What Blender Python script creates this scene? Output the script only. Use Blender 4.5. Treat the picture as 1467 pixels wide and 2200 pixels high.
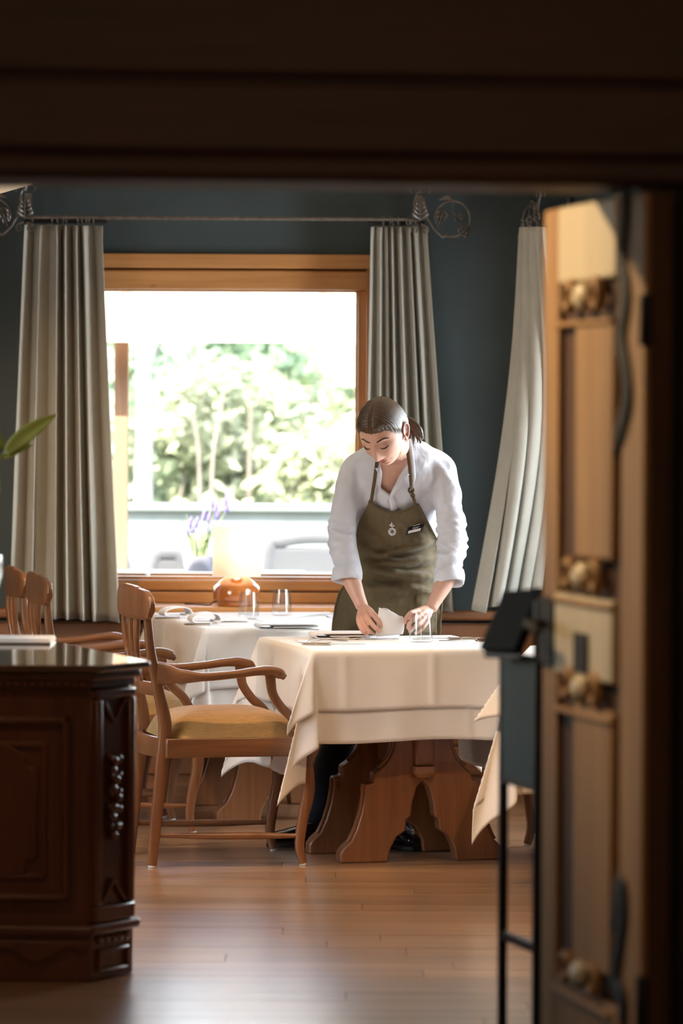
import bpy, bmesh, math, random
import numpy as np
from mathutils import Vector, Matrix, Euler

for _o in list(bpy.data.objects):
    bpy.data.objects.remove(_o)
SC = bpy.context.scene
COL = SC.collection
R = math.radians
PI = math.pi
rng = random.Random(7)

# ------------------------------------------------------------------ camera
FPX = 135.0 / 24.0 * 1467.0        # focal length in pixels of the 1467 px frame
CAMH = 1.57
HORIZON = 900.0
ROLL = R(0.3)
cam_d = bpy.data.cameras.new('camera')
cam = bpy.data.objects.new('camera', cam_d)
COL.objects.link(cam)
cam.location = (0, 0, CAMH)
cam.rotation_euler = (PI / 2, -ROLL, 0)
cam_d.sensor_fit = 'HORIZONTAL'
cam_d.sensor_width = 24.0
cam_d.lens = 135.0
cam_d.shift_y = -(1100.0 - HORIZON) / 1467.0
cam_d.clip_start = 0.05
cam_d.clip_end = 300
cam_d.dof.use_dof = True
cam_d.dof.focus_distance = 13.9
cam_d.dof.aperture_fstop = 2.8
SC.camera = cam


def P(px, py, D):
    """world point that stands at depth D on the sight line of a photo pixel"""
    dx, dy = px - 733.5, py - HORIZON
    c, s = math.cos(ROLL), math.sin(ROLL)
    x = dx * c + dy * s
    y = -dx * s + dy * c
    return Vector((x * D / FPX, D, CAMH - y * D / FPX))


# ------------------------------------------------------------------ world, sun, window daylight, exposure
w = bpy.data.worlds.new('sky')
SC.world = w
w.use_nodes = True
nt = w.node_tree
nt.nodes.clear()
wo = nt.nodes.new('ShaderNodeOutputWorld')
bg = nt.nodes.new('ShaderNodeBackground')
sky = nt.nodes.new('ShaderNodeTexSky')
sky.sky_type = 'NISHITA'
sky.sun_disc = False
sky.sun_elevation = R(52)
sky.sun_rotation = R(200)
sky.air_density = 1.3
sky.dust_density = 3.0
bg.inputs['Strength'].default_value = 1.0
nt.links.new(sky.outputs[0], bg.inputs[0])
nt.links.new(bg.outputs[0], wo.inputs[0])


def add_light(name, kind, loc, direction, energy, color, size=0.1, size_y=None, spot=None, blend=0.4):
    ld = bpy.data.lights.new(name, kind)
    ld.energy = energy
    ld.color = color
    if kind == 'AREA':
        ld.shape = 'RECTANGLE'
        ld.size = size
        ld.size_y = size_y or size
    elif kind == 'SPOT':
        ld.spot_size = R(spot)
        ld.spot_blend = blend
        ld.shadow_soft_size = size
    elif kind == 'POINT':
        ld.shadow_soft_size = size
    elif kind == 'SUN':
        ld.angle = size
    o = bpy.data.objects.new(name, ld)
    COL.objects.link(o)
    o.location = loc
    o.rotation_euler = Vector(direction).to_track_quat('-Z', 'Z').to_euler()
    return o


# sun stands high behind the house, on the camera's left: it lights the terrace and the hedge
add_light('sun', 'SUN', (0, 0, 20), (0.35, 0.75, -0.95), 26.0, (1.0, 0.95, 0.86), size=R(0.6))
# daylight of the angled bay window (right) and of the left window, set in their openings
add_light('bay_window_daylight', 'AREA', (1.95, 14.55, 1.5), (-0.92, -0.40, -0.16), 95, (0.90, 0.95, 1.0), 1.7, 1.25)
add_light('side_window_daylight', 'AREA', (-3.0, 11.9, 1.55), (0.95, 0.30, -0.14), 22, (0.92, 0.96, 1.0), 2.4, 1.3)

vs = SC.view_settings
vs.view_transform = 'Standard'
vs.look = 'None'
vs.gamma = 1.0
vs.exposure = 0.8
vs.use_curve_mapping = False

# ------------------------------------------------------------------ object helpers


def tag(o, label=None, cat=None, group=None, kind=None):
    if label:
        o['label'] = label
    if cat:
        o['category'] = cat
    if group:
        o['group'] = group
    if kind:
        o['kind'] = kind
    return o


def empty(name, loc=(0, 0, 0), rz=0.0, label=None, cat=None, group=None, kind=None):
    o = bpy.data.objects.new(name, None)
    o.empty_display_size = 0.05
    COL.objects.link(o)
    o.location = loc
    o.rotation_euler = (0, 0, rz)
    return tag(o, label, cat, group, kind)


def link_mesh(name, me, mat, parent=None, smooth=None):
    if mat is not None and len(me.materials) == 0:
        me.materials.append(mat)
    if smooth is not None:
        me.shade_smooth()
        if smooth < 179:
            me.set_sharp_from_angle(angle=R(smooth))
    o = bpy.data.objects.new(name, me)
    COL.objects.link(o)
    o.parent = parent
    return o


def copy_tree(o, parent=None):
    c = o.copy()
    COL.objects.link(c)
    c.parent = parent
    for ch in list(o.children):
        copy_tree(ch, c)
    return c


def catmull(pts, n):
    pts = [Vector(p) for p in pts]
    if n <= 1 or len(pts) < 3:
        return pts
    out = []
    for i in range(len(pts) - 1):
        p0 = pts[i - 1] if i > 0 else pts[i] * 2 - pts[i + 1]
        p1, p2 = pts[i], pts[i + 1]
        p3 = pts[i + 2] if i + 2 < len(pts) else pts[i + 1] * 2 - pts[i]
        for k in range(n):
            t = k / n
            out.append(0.5 * ((2 * p1) + (p2 - p0) * t + (2 * p0 - 5 * p1 + 4 * p2 - p3) * t * t
                              + (3 * p1 - p0 - 3 * p2 + p3) * t ** 3))
    out.append(pts[-1])
    return out


class MB:
    def __init__(self):
        self.v, self.f = [], []

    def add(self, verts, faces):
        b = len(self.v)
        self.v += [tuple(x) for x in verts]
        self.f += [tuple(i + b for i in f) for f in faces]
        return self

    def box(self, c, s, m=None):
        x, y, z = s[0] / 2, s[1] / 2, s[2] / 2
        vs_ = [Vector((a * x, b * y, d * z)) for a in (-1, 1) for b in (-1, 1) for d in (-1, 1)]
        if m is not None:
            vs_ = [m @ v for v in vs_]
        vs_ = [v + Vector(c) for v in vs_]
        return self.add(vs_, [(0, 1, 3, 2), (4, 6, 7, 5), (0, 4, 5, 1), (2, 3, 7, 6), (0, 2, 6, 4), (1, 5, 7, 3)])

    def box2(self, lo, hi):
        c = [(a + b) / 2 for a, b in zip(lo, hi)]
        return self.box(c, [abs(b - a) for a, b in zip(lo, hi)])

    def prism(self, poly, d0, d1, m=None):
        """poly in local (x, z), extruded along y from d0 to d1"""
        n = len(poly)
        vs_ = [Vector((p[0], d0, p[1])) for p in poly] + [Vector((p[0], d1, p[1])) for p in poly]
        if m is not None:
            vs_ = [m @ v for v in vs_]
        fs = [tuple(range(n)), tuple(range(2 * n - 1, n - 1, -1))]
        fs += [(i, i + n, (i + 1) % n + n, (i + 1) % n) for i in range(n)]
        return self.add(vs_, fs)

    def plan(self, poly, z0, z1):
        """poly in plan (x, y), extruded upwards"""
        n = len(poly)
        vs_ = [(p[0], p[1], z0) for p in poly] + [(p[0], p[1], z1) for p in poly]
        fs = [tuple(range(n - 1, -1, -1)), tuple(range(n, 2 * n))]
        fs += [(i, (i + 1) % n, (i + 1) % n + n, i + n) for i in range(n)]
        return self.add(vs_, fs)

    def sweep(self, path, sizes, up=(0, 0, 1), seg=10, pw=2.0, n=4, cap=True, phase=0.0):
        k = len(path)
        if not isinstance(sizes, list):
            sizes = [sizes] * k
        sizes = [(s, s) if not isinstance(s, tuple) else s for s in sizes]
        pts = catmull(path, n)
        sz = [Vector((s[0], s[1], 0)) for s in sizes]
        szs = []
        nn = n if (n > 1 and k >= 3) else 1
        for i in range(k - 1):
            for j in range(nn):
                t = j / nn
                t2 = t * t * (3 - 2 * t)
                szs.append(sz[i].lerp(sz[i + 1], t2))
        szs.append(sz[-1])
        up = Vector(up)
        rings = []
        prev = None
        for i, p in enumerate(pts):
            t = (pts[min(i + 1, len(pts) - 1)] - pts[max(i - 1, 0)])
            if t.length < 1e-9:
                t = Vector((0, 0, 1))
            t.normalize()
            side = t.cross(up)
            if side.length < 0.05:
                side = prev.copy() if prev is not None else t.cross(Vector((1, 0.1, 0)))
            side.normalize()
            if prev is not None and side.dot(prev) < 0:
                side = -side
            prev = side.copy()
            nr = side.cross(t).normalized()
            ring = []
            for q in range(seg):
                a = 2 * PI * q / seg + phase
                c, s = math.cos(a), math.sin(a)
                c = math.copysign(abs(c) ** (2 / pw), c)
                s = math.copysign(abs(s) ** (2 / pw), s)
                ring.append(p + side * (c * szs[i][0]) + nr * (s * szs[i][1]))
            rings.append(ring)
        vs_ = [v for r in rings for v in r]
        fs = []
        for i in range(len(rings) - 1):
            for q in range(seg):
                a = i * seg + q
                b = i * seg + (q + 1) % seg
                fs.append((a, b, b + seg, a + seg))
        if cap:
            fs.append(tuple(range(seg - 1, -1, -1)))
            fs.append(tuple((len(rings) - 1) * seg + q for q in range(seg)))
        return self.add(vs_, fs)

    def lathe(self, prof, c=(0, 0, 0), seg=32, m=None, cap=True):
        """prof: list of (r, z)"""
        vs_, fs = [], []
        for r, z in prof:
            for q in range(seg):
                a = 2 * PI * q / seg
                v = Vector((r * math.cos(a), r * math.sin(a), z))
                if m is not None:
                    v = m @ v
                vs_.append(v + Vector(c))
        for i in range(len(prof) - 1):
            for q in range(seg):
                a, b = i * seg + q, i * seg + (q + 1) % seg
                fs.append((a, b, b + seg, a + seg))
        if cap:
            if prof[0][0] > 1e-5:
                fs.append(tuple(range(seg - 1, -1, -1)))
            if prof[-1][0] > 1e-5:
                fs.append(tuple((len(prof) - 1) * seg + q for q in range(seg)))
        return self.add(vs_, fs)

    def ball(self, c, r, m=None, seg=12, rings=8):
        if not isinstance(r, (tuple, list)):
            r = (r, r, r)
        vs_, fs = [], []
        for i in range(rings + 1):
            th = PI * i / rings
            for q in range(seg):
                a = 2 * PI * q / seg
                v = Vector((r[0] * math.sin(th) * math.cos(a), r[1] * math.sin(th) * math.sin(a), r[2] * math.cos(th)))
                if m is not None:
                    v = m @ v
                vs_.append(v + Vector(c))
        for i in range(rings):
            for q in range(seg):
                a, b = i * seg + q, i * seg + (q + 1) % seg
                fs.append((a, a + seg, b + seg, b))
        return self.add(vs_, fs)

    def grid(self, fn, nu, nv):
        vs_ = [fn(i / nu, j / nv) for j in range(nv + 1) for i in range(nu + 1)]
        fs = [(j * (nu + 1) + i, j * (nu + 1) + i + 1, (j + 1) * (nu + 1) + i + 1, (j + 1) * (nu + 1) + i)
              for j in range(nv) for i in range(nu)]
        return self.add(vs_, fs)

    def mesh(self, name, fix=True):
        me = bpy.data.meshes.new(name)
        me.from_pydata(self.v, [], self.f)
        if fix:
            bm = bmesh.new()
            bm.from_mesh(me)
            bmesh.ops.remove_doubles(bm, verts=bm.verts, dist=1e-6)
            bmesh.ops.recalc_face_normals(bm, faces=bm.faces)
            bm.to_mesh(me)
            bm.free()
        me.update()
        return me

    def build(self, name, mat, parent=None, smooth=None, bevel=None, seg=2, solid=None, fix=True):
        o = link_mesh(name, self.mesh(name, fix), mat, parent, smooth)
        if solid:
            md = o.modifiers.new('thickness', 'SOLIDIFY')
            md.thickness = solid
            md.offset = 0
        if bevel:
            md = o.modifiers.new('bevel', 'BEVEL')
            md.width = bevel
            md.segments = seg
            md.limit_method = 'ANGLE'
            md.angle_limit = R(40)
            md.harden_normals = False
            if smooth is None:
                o.data.shade_smooth()
                o.data.set_sharp_from_angle(angle=R(50))
        return o


def struct(o):
    o['kind'] = 'structure'
    return o


# ------------------------------------------------------------------ materials


def new_mat(name):
    m = bpy.data.materials.new(name)
    m.use_nodes = True
    return m, m.node_tree, m.node_tree.nodes['Principled BSDF']


def setp(b, **kw):
    names = {'rough': 'Roughness', 'metal': 'Metallic', 'coat': 'Coat Weight', 'coat_rough': 'Coat Roughness',
             'spec': 'Specular IOR Level', 'sheen': 'Sheen Weight', 'trans': 'Transmission Weight', 'ior': 'IOR',
             'sss': 'Subsurface Weight', 'alpha': 'Alpha', 'em': 'Emission Strength'}
    for k, v in kw.items():
        b.inputs[names[k]].default_value = v


def coords(nt, scale=(1, 1, 1), kind='Object', rand=False):
    tc = nt.nodes.new('ShaderNodeTexCoord')
    mp = nt.nodes.new('ShaderNodeMapping')
    mp.inputs['Scale'].default_value = scale
    nt.links.new(tc.outputs[kind], mp.inputs['Vector'])
    if rand:
        oi = nt.nodes.new('ShaderNodeObjectInfo')
        ml = nt.nodes.new('ShaderNodeVectorMath')
        ml.operation = 'SCALE'
        ml.inputs[0].default_value = (37, 53, 71)
        nt.links.new(oi.outputs['Random'], ml.inputs['Scale'])
        nt.links.new(ml.outputs[0], mp.inputs['Location'])
    return mp.outputs[0]


def noise(nt, vec, scale, detail=4, rough=0.55, dist=0.0):
    n = nt.nodes.new('ShaderNodeTexNoise')
    n.inputs['Scale'].default_value = scale
    n.inputs['Detail'].default_value = detail
    n.inputs['Roughness'].default_value = rough
    n.inputs['Distortion'].default_value = dist
    nt.links.new(vec, n.inputs['Vector'])
    return n.outputs[0]


def ramp(nt, fac, stops):
    r = nt.nodes.new('ShaderNodeValToRGB')
    el = r.color_ramp.elements
    while len(el) > 1:
        el.remove(el[-1])
    for i, (p, c) in enumerate(stops):
        e = el[0] if i == 0 else el.new(p)
        e.position = p
        e.color = (*c, 1)
    nt.links.new(fac, r.inputs[0])
    return r.outputs[0]


def bump(nt, b, h, strength=0.2, dist=0.01):
    bp = nt.nodes.new('ShaderNodeBump')
    bp.inputs['Strength'].default_value = strength
    bp.inputs['Distance'].default_value = dist
    nt.links.new(h, bp.inputs['Height'])
    nt.links.new(bp.outputs[0], b.inputs['Normal'])
    return bp


def wood(name, dark, light, axis=0, scale=1.0, rough=0.4, coat=0.0, bstr=0.12, rand=False, knots=False):
    m, nt, b = new_mat(name)
    st = [14, 14, 14]
    st[axis] = 1.1
    v = coords(nt, tuple(s * scale for s in st), rand=rand)
    n1 = noise(nt, v, 1.6, 6, 0.62, 0.6)
    st2 = [70, 70, 70]
    st2[axis] = 2.5
    v2 = coords(nt, tuple(s * scale for s in st2), rand=rand)
    n2 = noise(nt, v2, 1.5, 3, 0.6)
    mx = nt.nodes.new('ShaderNodeMix')
    mx.inputs[0].default_value = 0.35
    nt.links.new(n1, mx.inputs[2])
    nt.links.new(n2, mx.inputs[3])
    mid = tuple((a + c) / 2 for a, c in zip(dark, light))
    c = ramp(nt, mx.outputs[0], [(0.3, dark), (0.5, mid), (0.68, light)])
    if rand:
        oi = nt.nodes.new('ShaderNodeObjectInfo')
        hs = nt.nodes.new('ShaderNodeHueSaturation')
        mr = nt.nodes.new('ShaderNodeMapRange')
        mr.inputs[3].default_value = 0.78
        mr.inputs[4].default_value = 1.2
        nt.links.new(oi.outputs['Random'], mr.inputs[0])
        nt.links.new(mr.outputs[0], hs.inputs['Value'])
        nt.links.new(c, hs.inputs['Color'])
        c = hs.outputs[0]
    if knots:
        vk = coords(nt, tuple((2.2 if i == axis else 5.0) for i in range(3)))
        vo = nt.nodes.new('ShaderNodeTexVoronoi')
        vo.inputs['Scale'].default_value = 1.6
        nt.links.new(vk, vo.inputs['Vector'])
        kc = ramp(nt, vo.outputs['Distance'], [(0.02, (0.25, 0.16, 0.10)), (0.09, (1, 1, 1))])
        mk = nt.nodes.new('ShaderNodeMix')
        mk.data_type = 'RGBA'
        mk.blend_type = 'MULTIPLY'
        mk.inputs[0].default_value = 0.75
        nt.links.new(c, mk.inputs[6])
        nt.links.new(kc, mk.inputs[7])
        c = mk.outputs[2]
    nt.links.new(c, b.inputs['Base Color'])
    setp(b, rough=rough, coat=coat, coat_rough=0.18 if rough > 0.1 else 0.06)
    bump(nt, b, mx.outputs[0], bstr, 0.004)
    return m


def plain(name, col, rough=0.5, metal=0.0, coat=0.0, var=0.0, vscale=6.0, bstr=0.0, bscale=60.0, spec=0.5):
    m, nt, b = new_mat(name)
    setp(b, rough=rough, metal=metal, coat=coat, spec=spec)
    if var > 0:
        v = coords(nt)
        n = noise(nt, v, vscale, 5, 0.6)
        c = ramp(nt, n, [(0.3, tuple(x * (1 - var) for x in col)), (0.7, tuple(min(1, x * (1 + var)) for x in col))])
        nt.links.new(c, b.inputs['Base Color'])
    else:
        b.inputs['Base Color'].default_value = (*col, 1)
    if bstr > 0:
        v = coords(nt)
        bump(nt, b, noise(nt, v, bscale, 4, 0.6), bstr, 0.004)
    return m


def fabric(name, col, rough=0.85, weave=900.0, bstr=0.15, var=0.08, sheen=0.2, wrinkle=0.0, trans=0.0, stretch=(1, 1, 1)):
    m, nt, b = new_mat(name)
    v = coords(nt, stretch)
    n = noise(nt, v, 9.0, 4, 0.6)
    fine = noise(nt, v, weave * 0.35, 2, 0.7)
    mx = nt.nodes.new('ShaderNodeMix')
    mx.inputs[0].default_value = 0.5
    nt.links.new(n, mx.inputs[2])
    nt.links.new(fine, mx.inputs[3])
    c = ramp(nt, mx.outputs[0], [(0.3, tuple(x * (1 - var) for x in col)), (0.7, tuple(min(1, x * (1 + var)) for x in col))])
    nt.links.new(c, b.inputs['Base Color'])
    setp(b, rough=rough, sheen=sheen, spec=0.25)
    bp = bump(nt, b, fine, bstr, 0.002)
    if wrinkle > 0:
        wn = noise(nt, v, 16.0, 3, 0.5, 0.8)
        b2 = nt.nodes.new('ShaderNodeBump')
        b2.inputs['Strength'].default_value = wrinkle
        b2.inputs['Distance'].default_value = 0.02
        nt.links.new(wn, b2.inputs['Height'])
        nt.links.new(b2.outputs[0], bp.inputs['Normal'])
    if trans > 0:
        tr = nt.nodes.new('ShaderNodeBsdfTranslucent')
        nt.links.new(c, tr.inputs[0])
        ms = nt.nodes.new('ShaderNodeMixShader')
        ms.inputs[0].default_value = trans
        out = nt.nodes['Material Output']
        nt.links.new(b.outputs[0], ms.inputs[1])
        nt.links.new(tr.outputs[0], ms.inputs[2])
        nt.links.new(ms.outputs[0], out.inputs[0])
    return m


def thin_glass(name, tint=(1, 1, 1), refl=1.0):
    m, nt, b = new_mat(name)
    nt.nodes.remove(b)
    out = nt.nodes['Material Output']
    tr = nt.nodes.new('ShaderNodeBsdfTransparent')
    tr.inputs[0].default_value = (*tint, 1)
    gl = nt.nodes.new('ShaderNodeBsdfGlossy')
    gl.inputs['Roughness'].default_value = 0.02
    lw = nt.nodes.new('ShaderNodeLayerWeight')
    lw.inputs['Blend'].default_value = 0.5
    pw = nt.nodes.new('ShaderNodeMath')
    pw.operation = 'POWER'
    pw.inputs[1].default_value = 4.0
    nt.links.new(lw.outputs['Facing'], pw.inputs[0])
    ml = nt.nodes.new('ShaderNodeMath')
    ml.operation = 'MULTIPLY_ADD'
    ml.inputs[1].default_value = 0.55 * refl
    ml.inputs[2].default_value = 0.04 * refl
    nt.links.new(pw.outputs[0], ml.inputs[0])
    ms = nt.nodes.new('ShaderNodeMixShader')
    nt.links.new(ml.outputs[0], ms.inputs[0])
    nt.links.new(tr.outputs[0], ms.inputs[1])
    nt.links.new(gl.outputs[0], ms.inputs[2])
    nt.links.new(ms.outputs[0], out.inputs[0])
    return m


M = {}
M['wall'] = plain('dark_teal_paint', (0.037, 0.056, 0.060), 0.55, var=0.12, vscale=3, bstr=0.05, bscale=40)
M['ceiling'] = plain('cream_plaster', (0.72, 0.56, 0.38), 0.8, var=0.04)
M['pale_plaster'] = plain('pale_plaster', (0.62, 0.66, 0.66), 0.8, var=0.04)
M['floor'] = wood('oak_plank', (0.16, 0.082, 0.040), (0.42, 0.24, 0.125), 0, 0.8, 0.31, 0.0, 0.10, rand=True)
M['floor'].node_tree.nodes['Principled BSDF'].inputs['Specular IOR Level'].default_value = 1.0
setp(M['floor'].node_tree.nodes['Principled BSDF'], coat=0.9, coat_rough=0.25)
M['floor_base'] = plain('dark_subfloor', (0.03, 0.018, 0.01), 0.8)
M['pine'] = wood('honey_pine', (0.36, 0.15, 0.045), (0.56, 0.27, 0.09), 0, 0.5, 0.38, 0.25, 0.08, knots=True)
M['pine_v'] = wood('honey_pine_upright', (0.30, 0.12, 0.036), (0.50, 0.22, 0.07), 2, 0.5, 0.38, 0.25, 0.08)
M['wainscot'] = wood('brown_pine_panel', (0.20, 0.075, 0.025), (0.36, 0.15, 0.055), 0, 0.5, 0.42, 0.2, 0.1, knots=True)
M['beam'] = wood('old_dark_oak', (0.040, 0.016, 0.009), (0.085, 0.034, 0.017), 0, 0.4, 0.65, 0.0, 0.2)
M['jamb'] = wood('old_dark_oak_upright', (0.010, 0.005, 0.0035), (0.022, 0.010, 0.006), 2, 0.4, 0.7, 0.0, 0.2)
M['chair'] = wood('beech_stained', (0.125, 0.046, 0.017), (0.25, 0.102, 0.039), 2, 0.9, 0.33, 0.35, 0.07)
M['chair_x'] = wood('beech_stained_long', (0.125, 0.046, 0.017), (0.25, 0.102, 0.039), 0, 0.9, 0.33, 0.35, 0.07)
M['trestle'] = wood('trestle_pine', (0.145, 0.050, 0.017), (0.28, 0.112, 0.040), 2, 0.55, 0.42, 0.2, 0.1, knots=True)
M['cabinet'] = wood('dark_walnut', (0.085, 0.024, 0.011), (0.165, 0.050, 0.022), 2, 0.5, 0.30, 0.5, 0.08)
M['cabinet_x'] = wood('dark_walnut_long', (0.085, 0.024, 0.011), (0.165, 0.050, 0.022), 0, 0.5, 0.30, 0.5, 0.06)
M['cabinet_top'] = wood('polished_walnut_top', (0.06, 0.022, 0.010), (0.12, 0.045, 0.02), 0, 0.4, 0.09, 1.0, 0.0)
M['linen'] = fabric('linen_curtain', (0.47, 0.45, 0.395), 0.9, 700, 0.25, 0.10, 0.15, trans=0.10)
M['cloth'] = fabric('white_table_linen', (0.76, 0.71, 0.66), 0.8, 1200, 0.12, 0.03, 0.1)
M['napkin'] = fabric('white_napkin_linen', (0.78, 0.75, 0.73), 0.8, 1200, 0.12, 0.03, 0.1)
M['seat'] = fabric('mustard_rep', (0.40, 0.215, 0.065), 0.8, 240, 0.5, 0.35, 0.3, stretch=(0.35, 3, 3))
M['iron'] = plain('wrought_iron', (0.20, 0.18, 0.165), 0.36, 0.8, var=0.3, vscale=30, bstr=0.15, bscale=90)
M['iron_dark'] = plain('black_iron', (0.018, 0.014, 0.012), 0.7, 0.0, spec=0.25)
M['steel'] = plain('polished_steel', (0.62, 0.58, 0.53), 0.16, 1.0)
M['glass'] = thin_glass('clear_glass', (0.965, 0.975, 0.975), 1.6)
M['pane'] = thin_glass('window_pane', (0.97, 0.985, 0.985), 0.8)
M['rubber'] = plain('black_rubber', (0.012, 0.012, 0.012), 0.6)
M['white_plastic'] = plain('white_plastic', (0.8, 0.8, 0.8), 0.4)

# ================================================================== THE ROOM
WALL_Y = 16.45
CEIL = 2.62
# floor: base slab and single planks
floor = struct(MB().box2((-3.2, -1.2, -0.08), (3.4, WALL_Y + 0.1, -0.012)).build('floor', M['floor_base']))
plank_me = MB().box2((-0.5, -0.0725, -0.012), (0.5, 0.0725, 0.0)).mesh('plank')
plank_me.materials.append(M['floor'])
row = 0
y = 8.9
while y < WALL_Y:
    x = -3.2 - rng.uniform(0, 1.6)
    while x < 3.3:
        L = rng.uniform(1.9, 2.6)
        x0, x1 = max(x, -3.2), min(x + L, 3.3)
        if x1 - x0 > 0.1 and x0 < 2.2:
            o = bpy.data.objects.new('plank', plank_me)
            COL.objects.link(o)
            o.parent = floor
            o.location = ((x0 + x1) / 2, y + 0.0735, rng.uniform(-0.0006, 0.0))
            o.scale = (x1 - x0 - 0.002, 1, 1)
        x += L
    y += 0.147

# window wall with its opening
wx0, wx1, wz0, wz1 = -1.135, 0.130, 0.780, 2.262
TH = 0.24
wb = MB()
wb.box2((-3.3, WALL_Y, 0), (wx0, WALL_Y + TH, CEIL))
wb.box2((wx1, WALL_Y, 0), (0.95, WALL_Y + TH, CEIL))
wb.box2((wx0, WALL_Y, 0), (wx1, WALL_Y + TH, wz0))
wb.box2((wx0, WALL_Y, wz1), (wx1, WALL_Y + TH, CEIL))
wall_back = struct(wb.build('wall_back', M['wall']))
# angled bay wall on the right, with its window opening
A0, A1 = Vector((0.80, 16.45, 0)), Vector((2.05, 13.35, 0))
adir = (A1 - A0).normalized()
anrm = Vector((adir.y, -adir.x, 0))      # points out of the room
if anrm.x < 0:
    anrm = -anrm
alen = (A1 - A0).length
AM = Matrix.Translation(A0) @ Matrix(((adir.x, anrm.x, 0, 0), (adir.y, anrm.y, 0, 0), (0, 0, 1, 0), (0, 0, 0, 1)))


def abox(mb, s0, s1, d0, d1, z0, z1):
    c = Vector(((s0 + s1) / 2, (d0 + d1) / 2, (z0 + z1) / 2))
    mb.box(AM @ c, (s1 - s0, d1 - d0, z1 - z0), AM.to_3x3())


bay0, bay1 = 0.62, 2.75
wr = MB()
abox(wr, -0.1, bay0, 0, 0.24, 0, CEIL)
abox(wr, bay1, alen + 0.1, 0, 0.24, 0, CEIL)
abox(wr, bay0, bay1, 0, 0.24, 0, 0.80)
abox(wr, bay0, bay1, 0, 0.24, 2.25, CEIL)
wr.box2((2.05, 7.9, 0), (2.25, 13.45, CEIL))
wall_right = struct(wr.build('wall_right', M['wall']))
wl = MB()
wl.box2((-3.3, 7.9, 0), (-3.1, 10.6, CEIL))
wl.box2((-3.3, 13.2, 0), (-3.1, WALL_Y, CEIL))
wl.box2((-3.3, 10.6, 0), (-3.1, 13.2, 0.85))
wl.box2((-3.3, 10.6, 2.25), (-3.1, 13.2, CEIL))
wall_left = struct(wl.build('wall_left', M['wall']))
ceiling = struct(MB().box2((-3.4, -1.2, CEIL), (3.4, WALL_Y + TH, CEIL + 0.1)).build('ceiling', M['ceiling']))
# plaster bulkhead of the ceiling, showing as a cream wedge under the beam on the left
lo = MB()
lo.add([(-3.1, 12.6, 2.20), (-1.21, 12.6, 2.362), (-1.10, 12.6, 2.394), (-0.95, 12.6, CEIL), (-3.1, 12.6, CEIL),
        (-3.1, 13.6, 2.20), (-1.21, 13.6, 2.362), (-1.10, 13.6, 2.394), (-0.95, 13.6, CEIL), (-3.1, 13.6, CEIL)],
       [(0, 1, 2, 3, 4), (9, 8, 7, 6, 5), (0, 5, 6, 1), (1, 6, 7, 2), (2, 7, 8, 3), (3, 8, 9, 4), (4, 9, 5, 0)])
trim_5 = struct(lo.build('trim_5', M['ceiling']))

# wainscot of pine boards under the windows: one panel board after the other, capped by a rail
wains = struct(MB().box2((-3.1, WALL_Y - 0.045, 0.0), (0.78, WALL_Y - 0.002, 0.70)).build('trim_1', M['wainscot']))
for i in range(5):
    z0 = 0.05 + i * 0.13
    for x0, x1 in ((-3.1, -1.75), (-1.75, -0.35), (-0.35, 0.78)):
        MB().box2((x0 + 0.004, WALL_Y - 0.062, z0), (x1 - 0.004, WALL_Y - 0.040, z0 + 0.124)).build('board', M['wainscot'], wains, bevel=0.005)
rail = MB()
rail.box2((-3.1, WALL_Y - 0.11, 0.715), (0.775, WALL_Y - 0.002, 0.755))
rail.build('cap_rail', M['wainscot'], wains, bevel=0.012, seg=3)
# wainscot of the bay wall
trim_2 = MB()
abox(trim_2, 0.0, alen, -0.05, -0.002, 0.0, 0.72)
trim_2 = struct(trim_2.build('trim_2', M['wainscot']))
rl = MB()
abox(rl, 0.06, alen, -0.10, -0.002, 0.72, 0.757)
rl.build('cap_rail', M['wainscot'], trim_2, bevel=0.01)

# ---------------------------------------------------------------- window 1
win = struct(empty('window_1', ((wx0 + wx1) / 2, WALL_Y, wz0)))
ox, oz = (wx0 + wx1) / 2, wz0


def wpart(name, mat, lo, hi, bevel=0.004, parent=None):
    lo = (lo[0] - ox, lo[1] - WALL_Y, lo[2] - oz)
    hi = (hi[0] - ox, hi[1] - WALL_Y, hi[2] - oz)
    return MB().box2(lo, hi).build(name, mat, parent or win, bevel=bevel, seg=2)


gx0, gx1 = -1.062, P(763, 800, 16.56).x
gz0, gz1 = P(500, 1230, 16.56).z, P(500, 624, 16.56).z
# frame fixed in the wall
wpart('frame_head', M['pine'], (wx0, 16.40, gz1 + 0.090), (wx1, 16.62, wz1 + 0.01))
wpart('frame_jamb', M['pine_v'], (gx1 + 0.046, 16.42, wz0), (wx1 + 0.01, 16.62, gz1 + 0.095))
wpart('frame_jamb', M['pine_v'], (wx0, 16.42, wz0), (gx0 - 0.012, 16.62, gz1 + 0.095))
wpart('frame_sill', M['pine'], (wx0, 16.44, wz0), (wx1, 16.62, wz0 + 0.045))
# sash
wpart('gap_filler', M['pine'], (gx0, 16.50, gz1 + 0.05), (gx1 + 0.06, 16.60, gz1 + 0.12), None)  # filler box behind the sash gap, added to block light
wpart('sash_rail', M['pine'], (gx0, 16.43, gz1), (gx1 + 0.052, 16.58, gz1 + 0.083), 0.008)
wpart('sash_rail', M['pine'], (gx0, 16.46, wz0 + 0.05), (gx1 + 0.052, 16.58, gz0 - 0.028), 0.008)
wpart('sash_stile', M['pine_v'], (gx1 + 0.010, 16.46, wz0 + 0.05), (gx1 + 0.053, 16.58, gz1 + 0.001), 0.006)
wpart('sash_stile', M['pine_v'], (gx0 - 0.01, 16.46, wz0 + 0.05), (gx0 + 0.02, 16.58, gz1 + 0.001), 0.006)
wpart('glazing_bead', M['pine'], (gx1, 16.50, gz0 - 0.02), (gx1 + 0.012, 16.575, gz1), 0.004)
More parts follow.
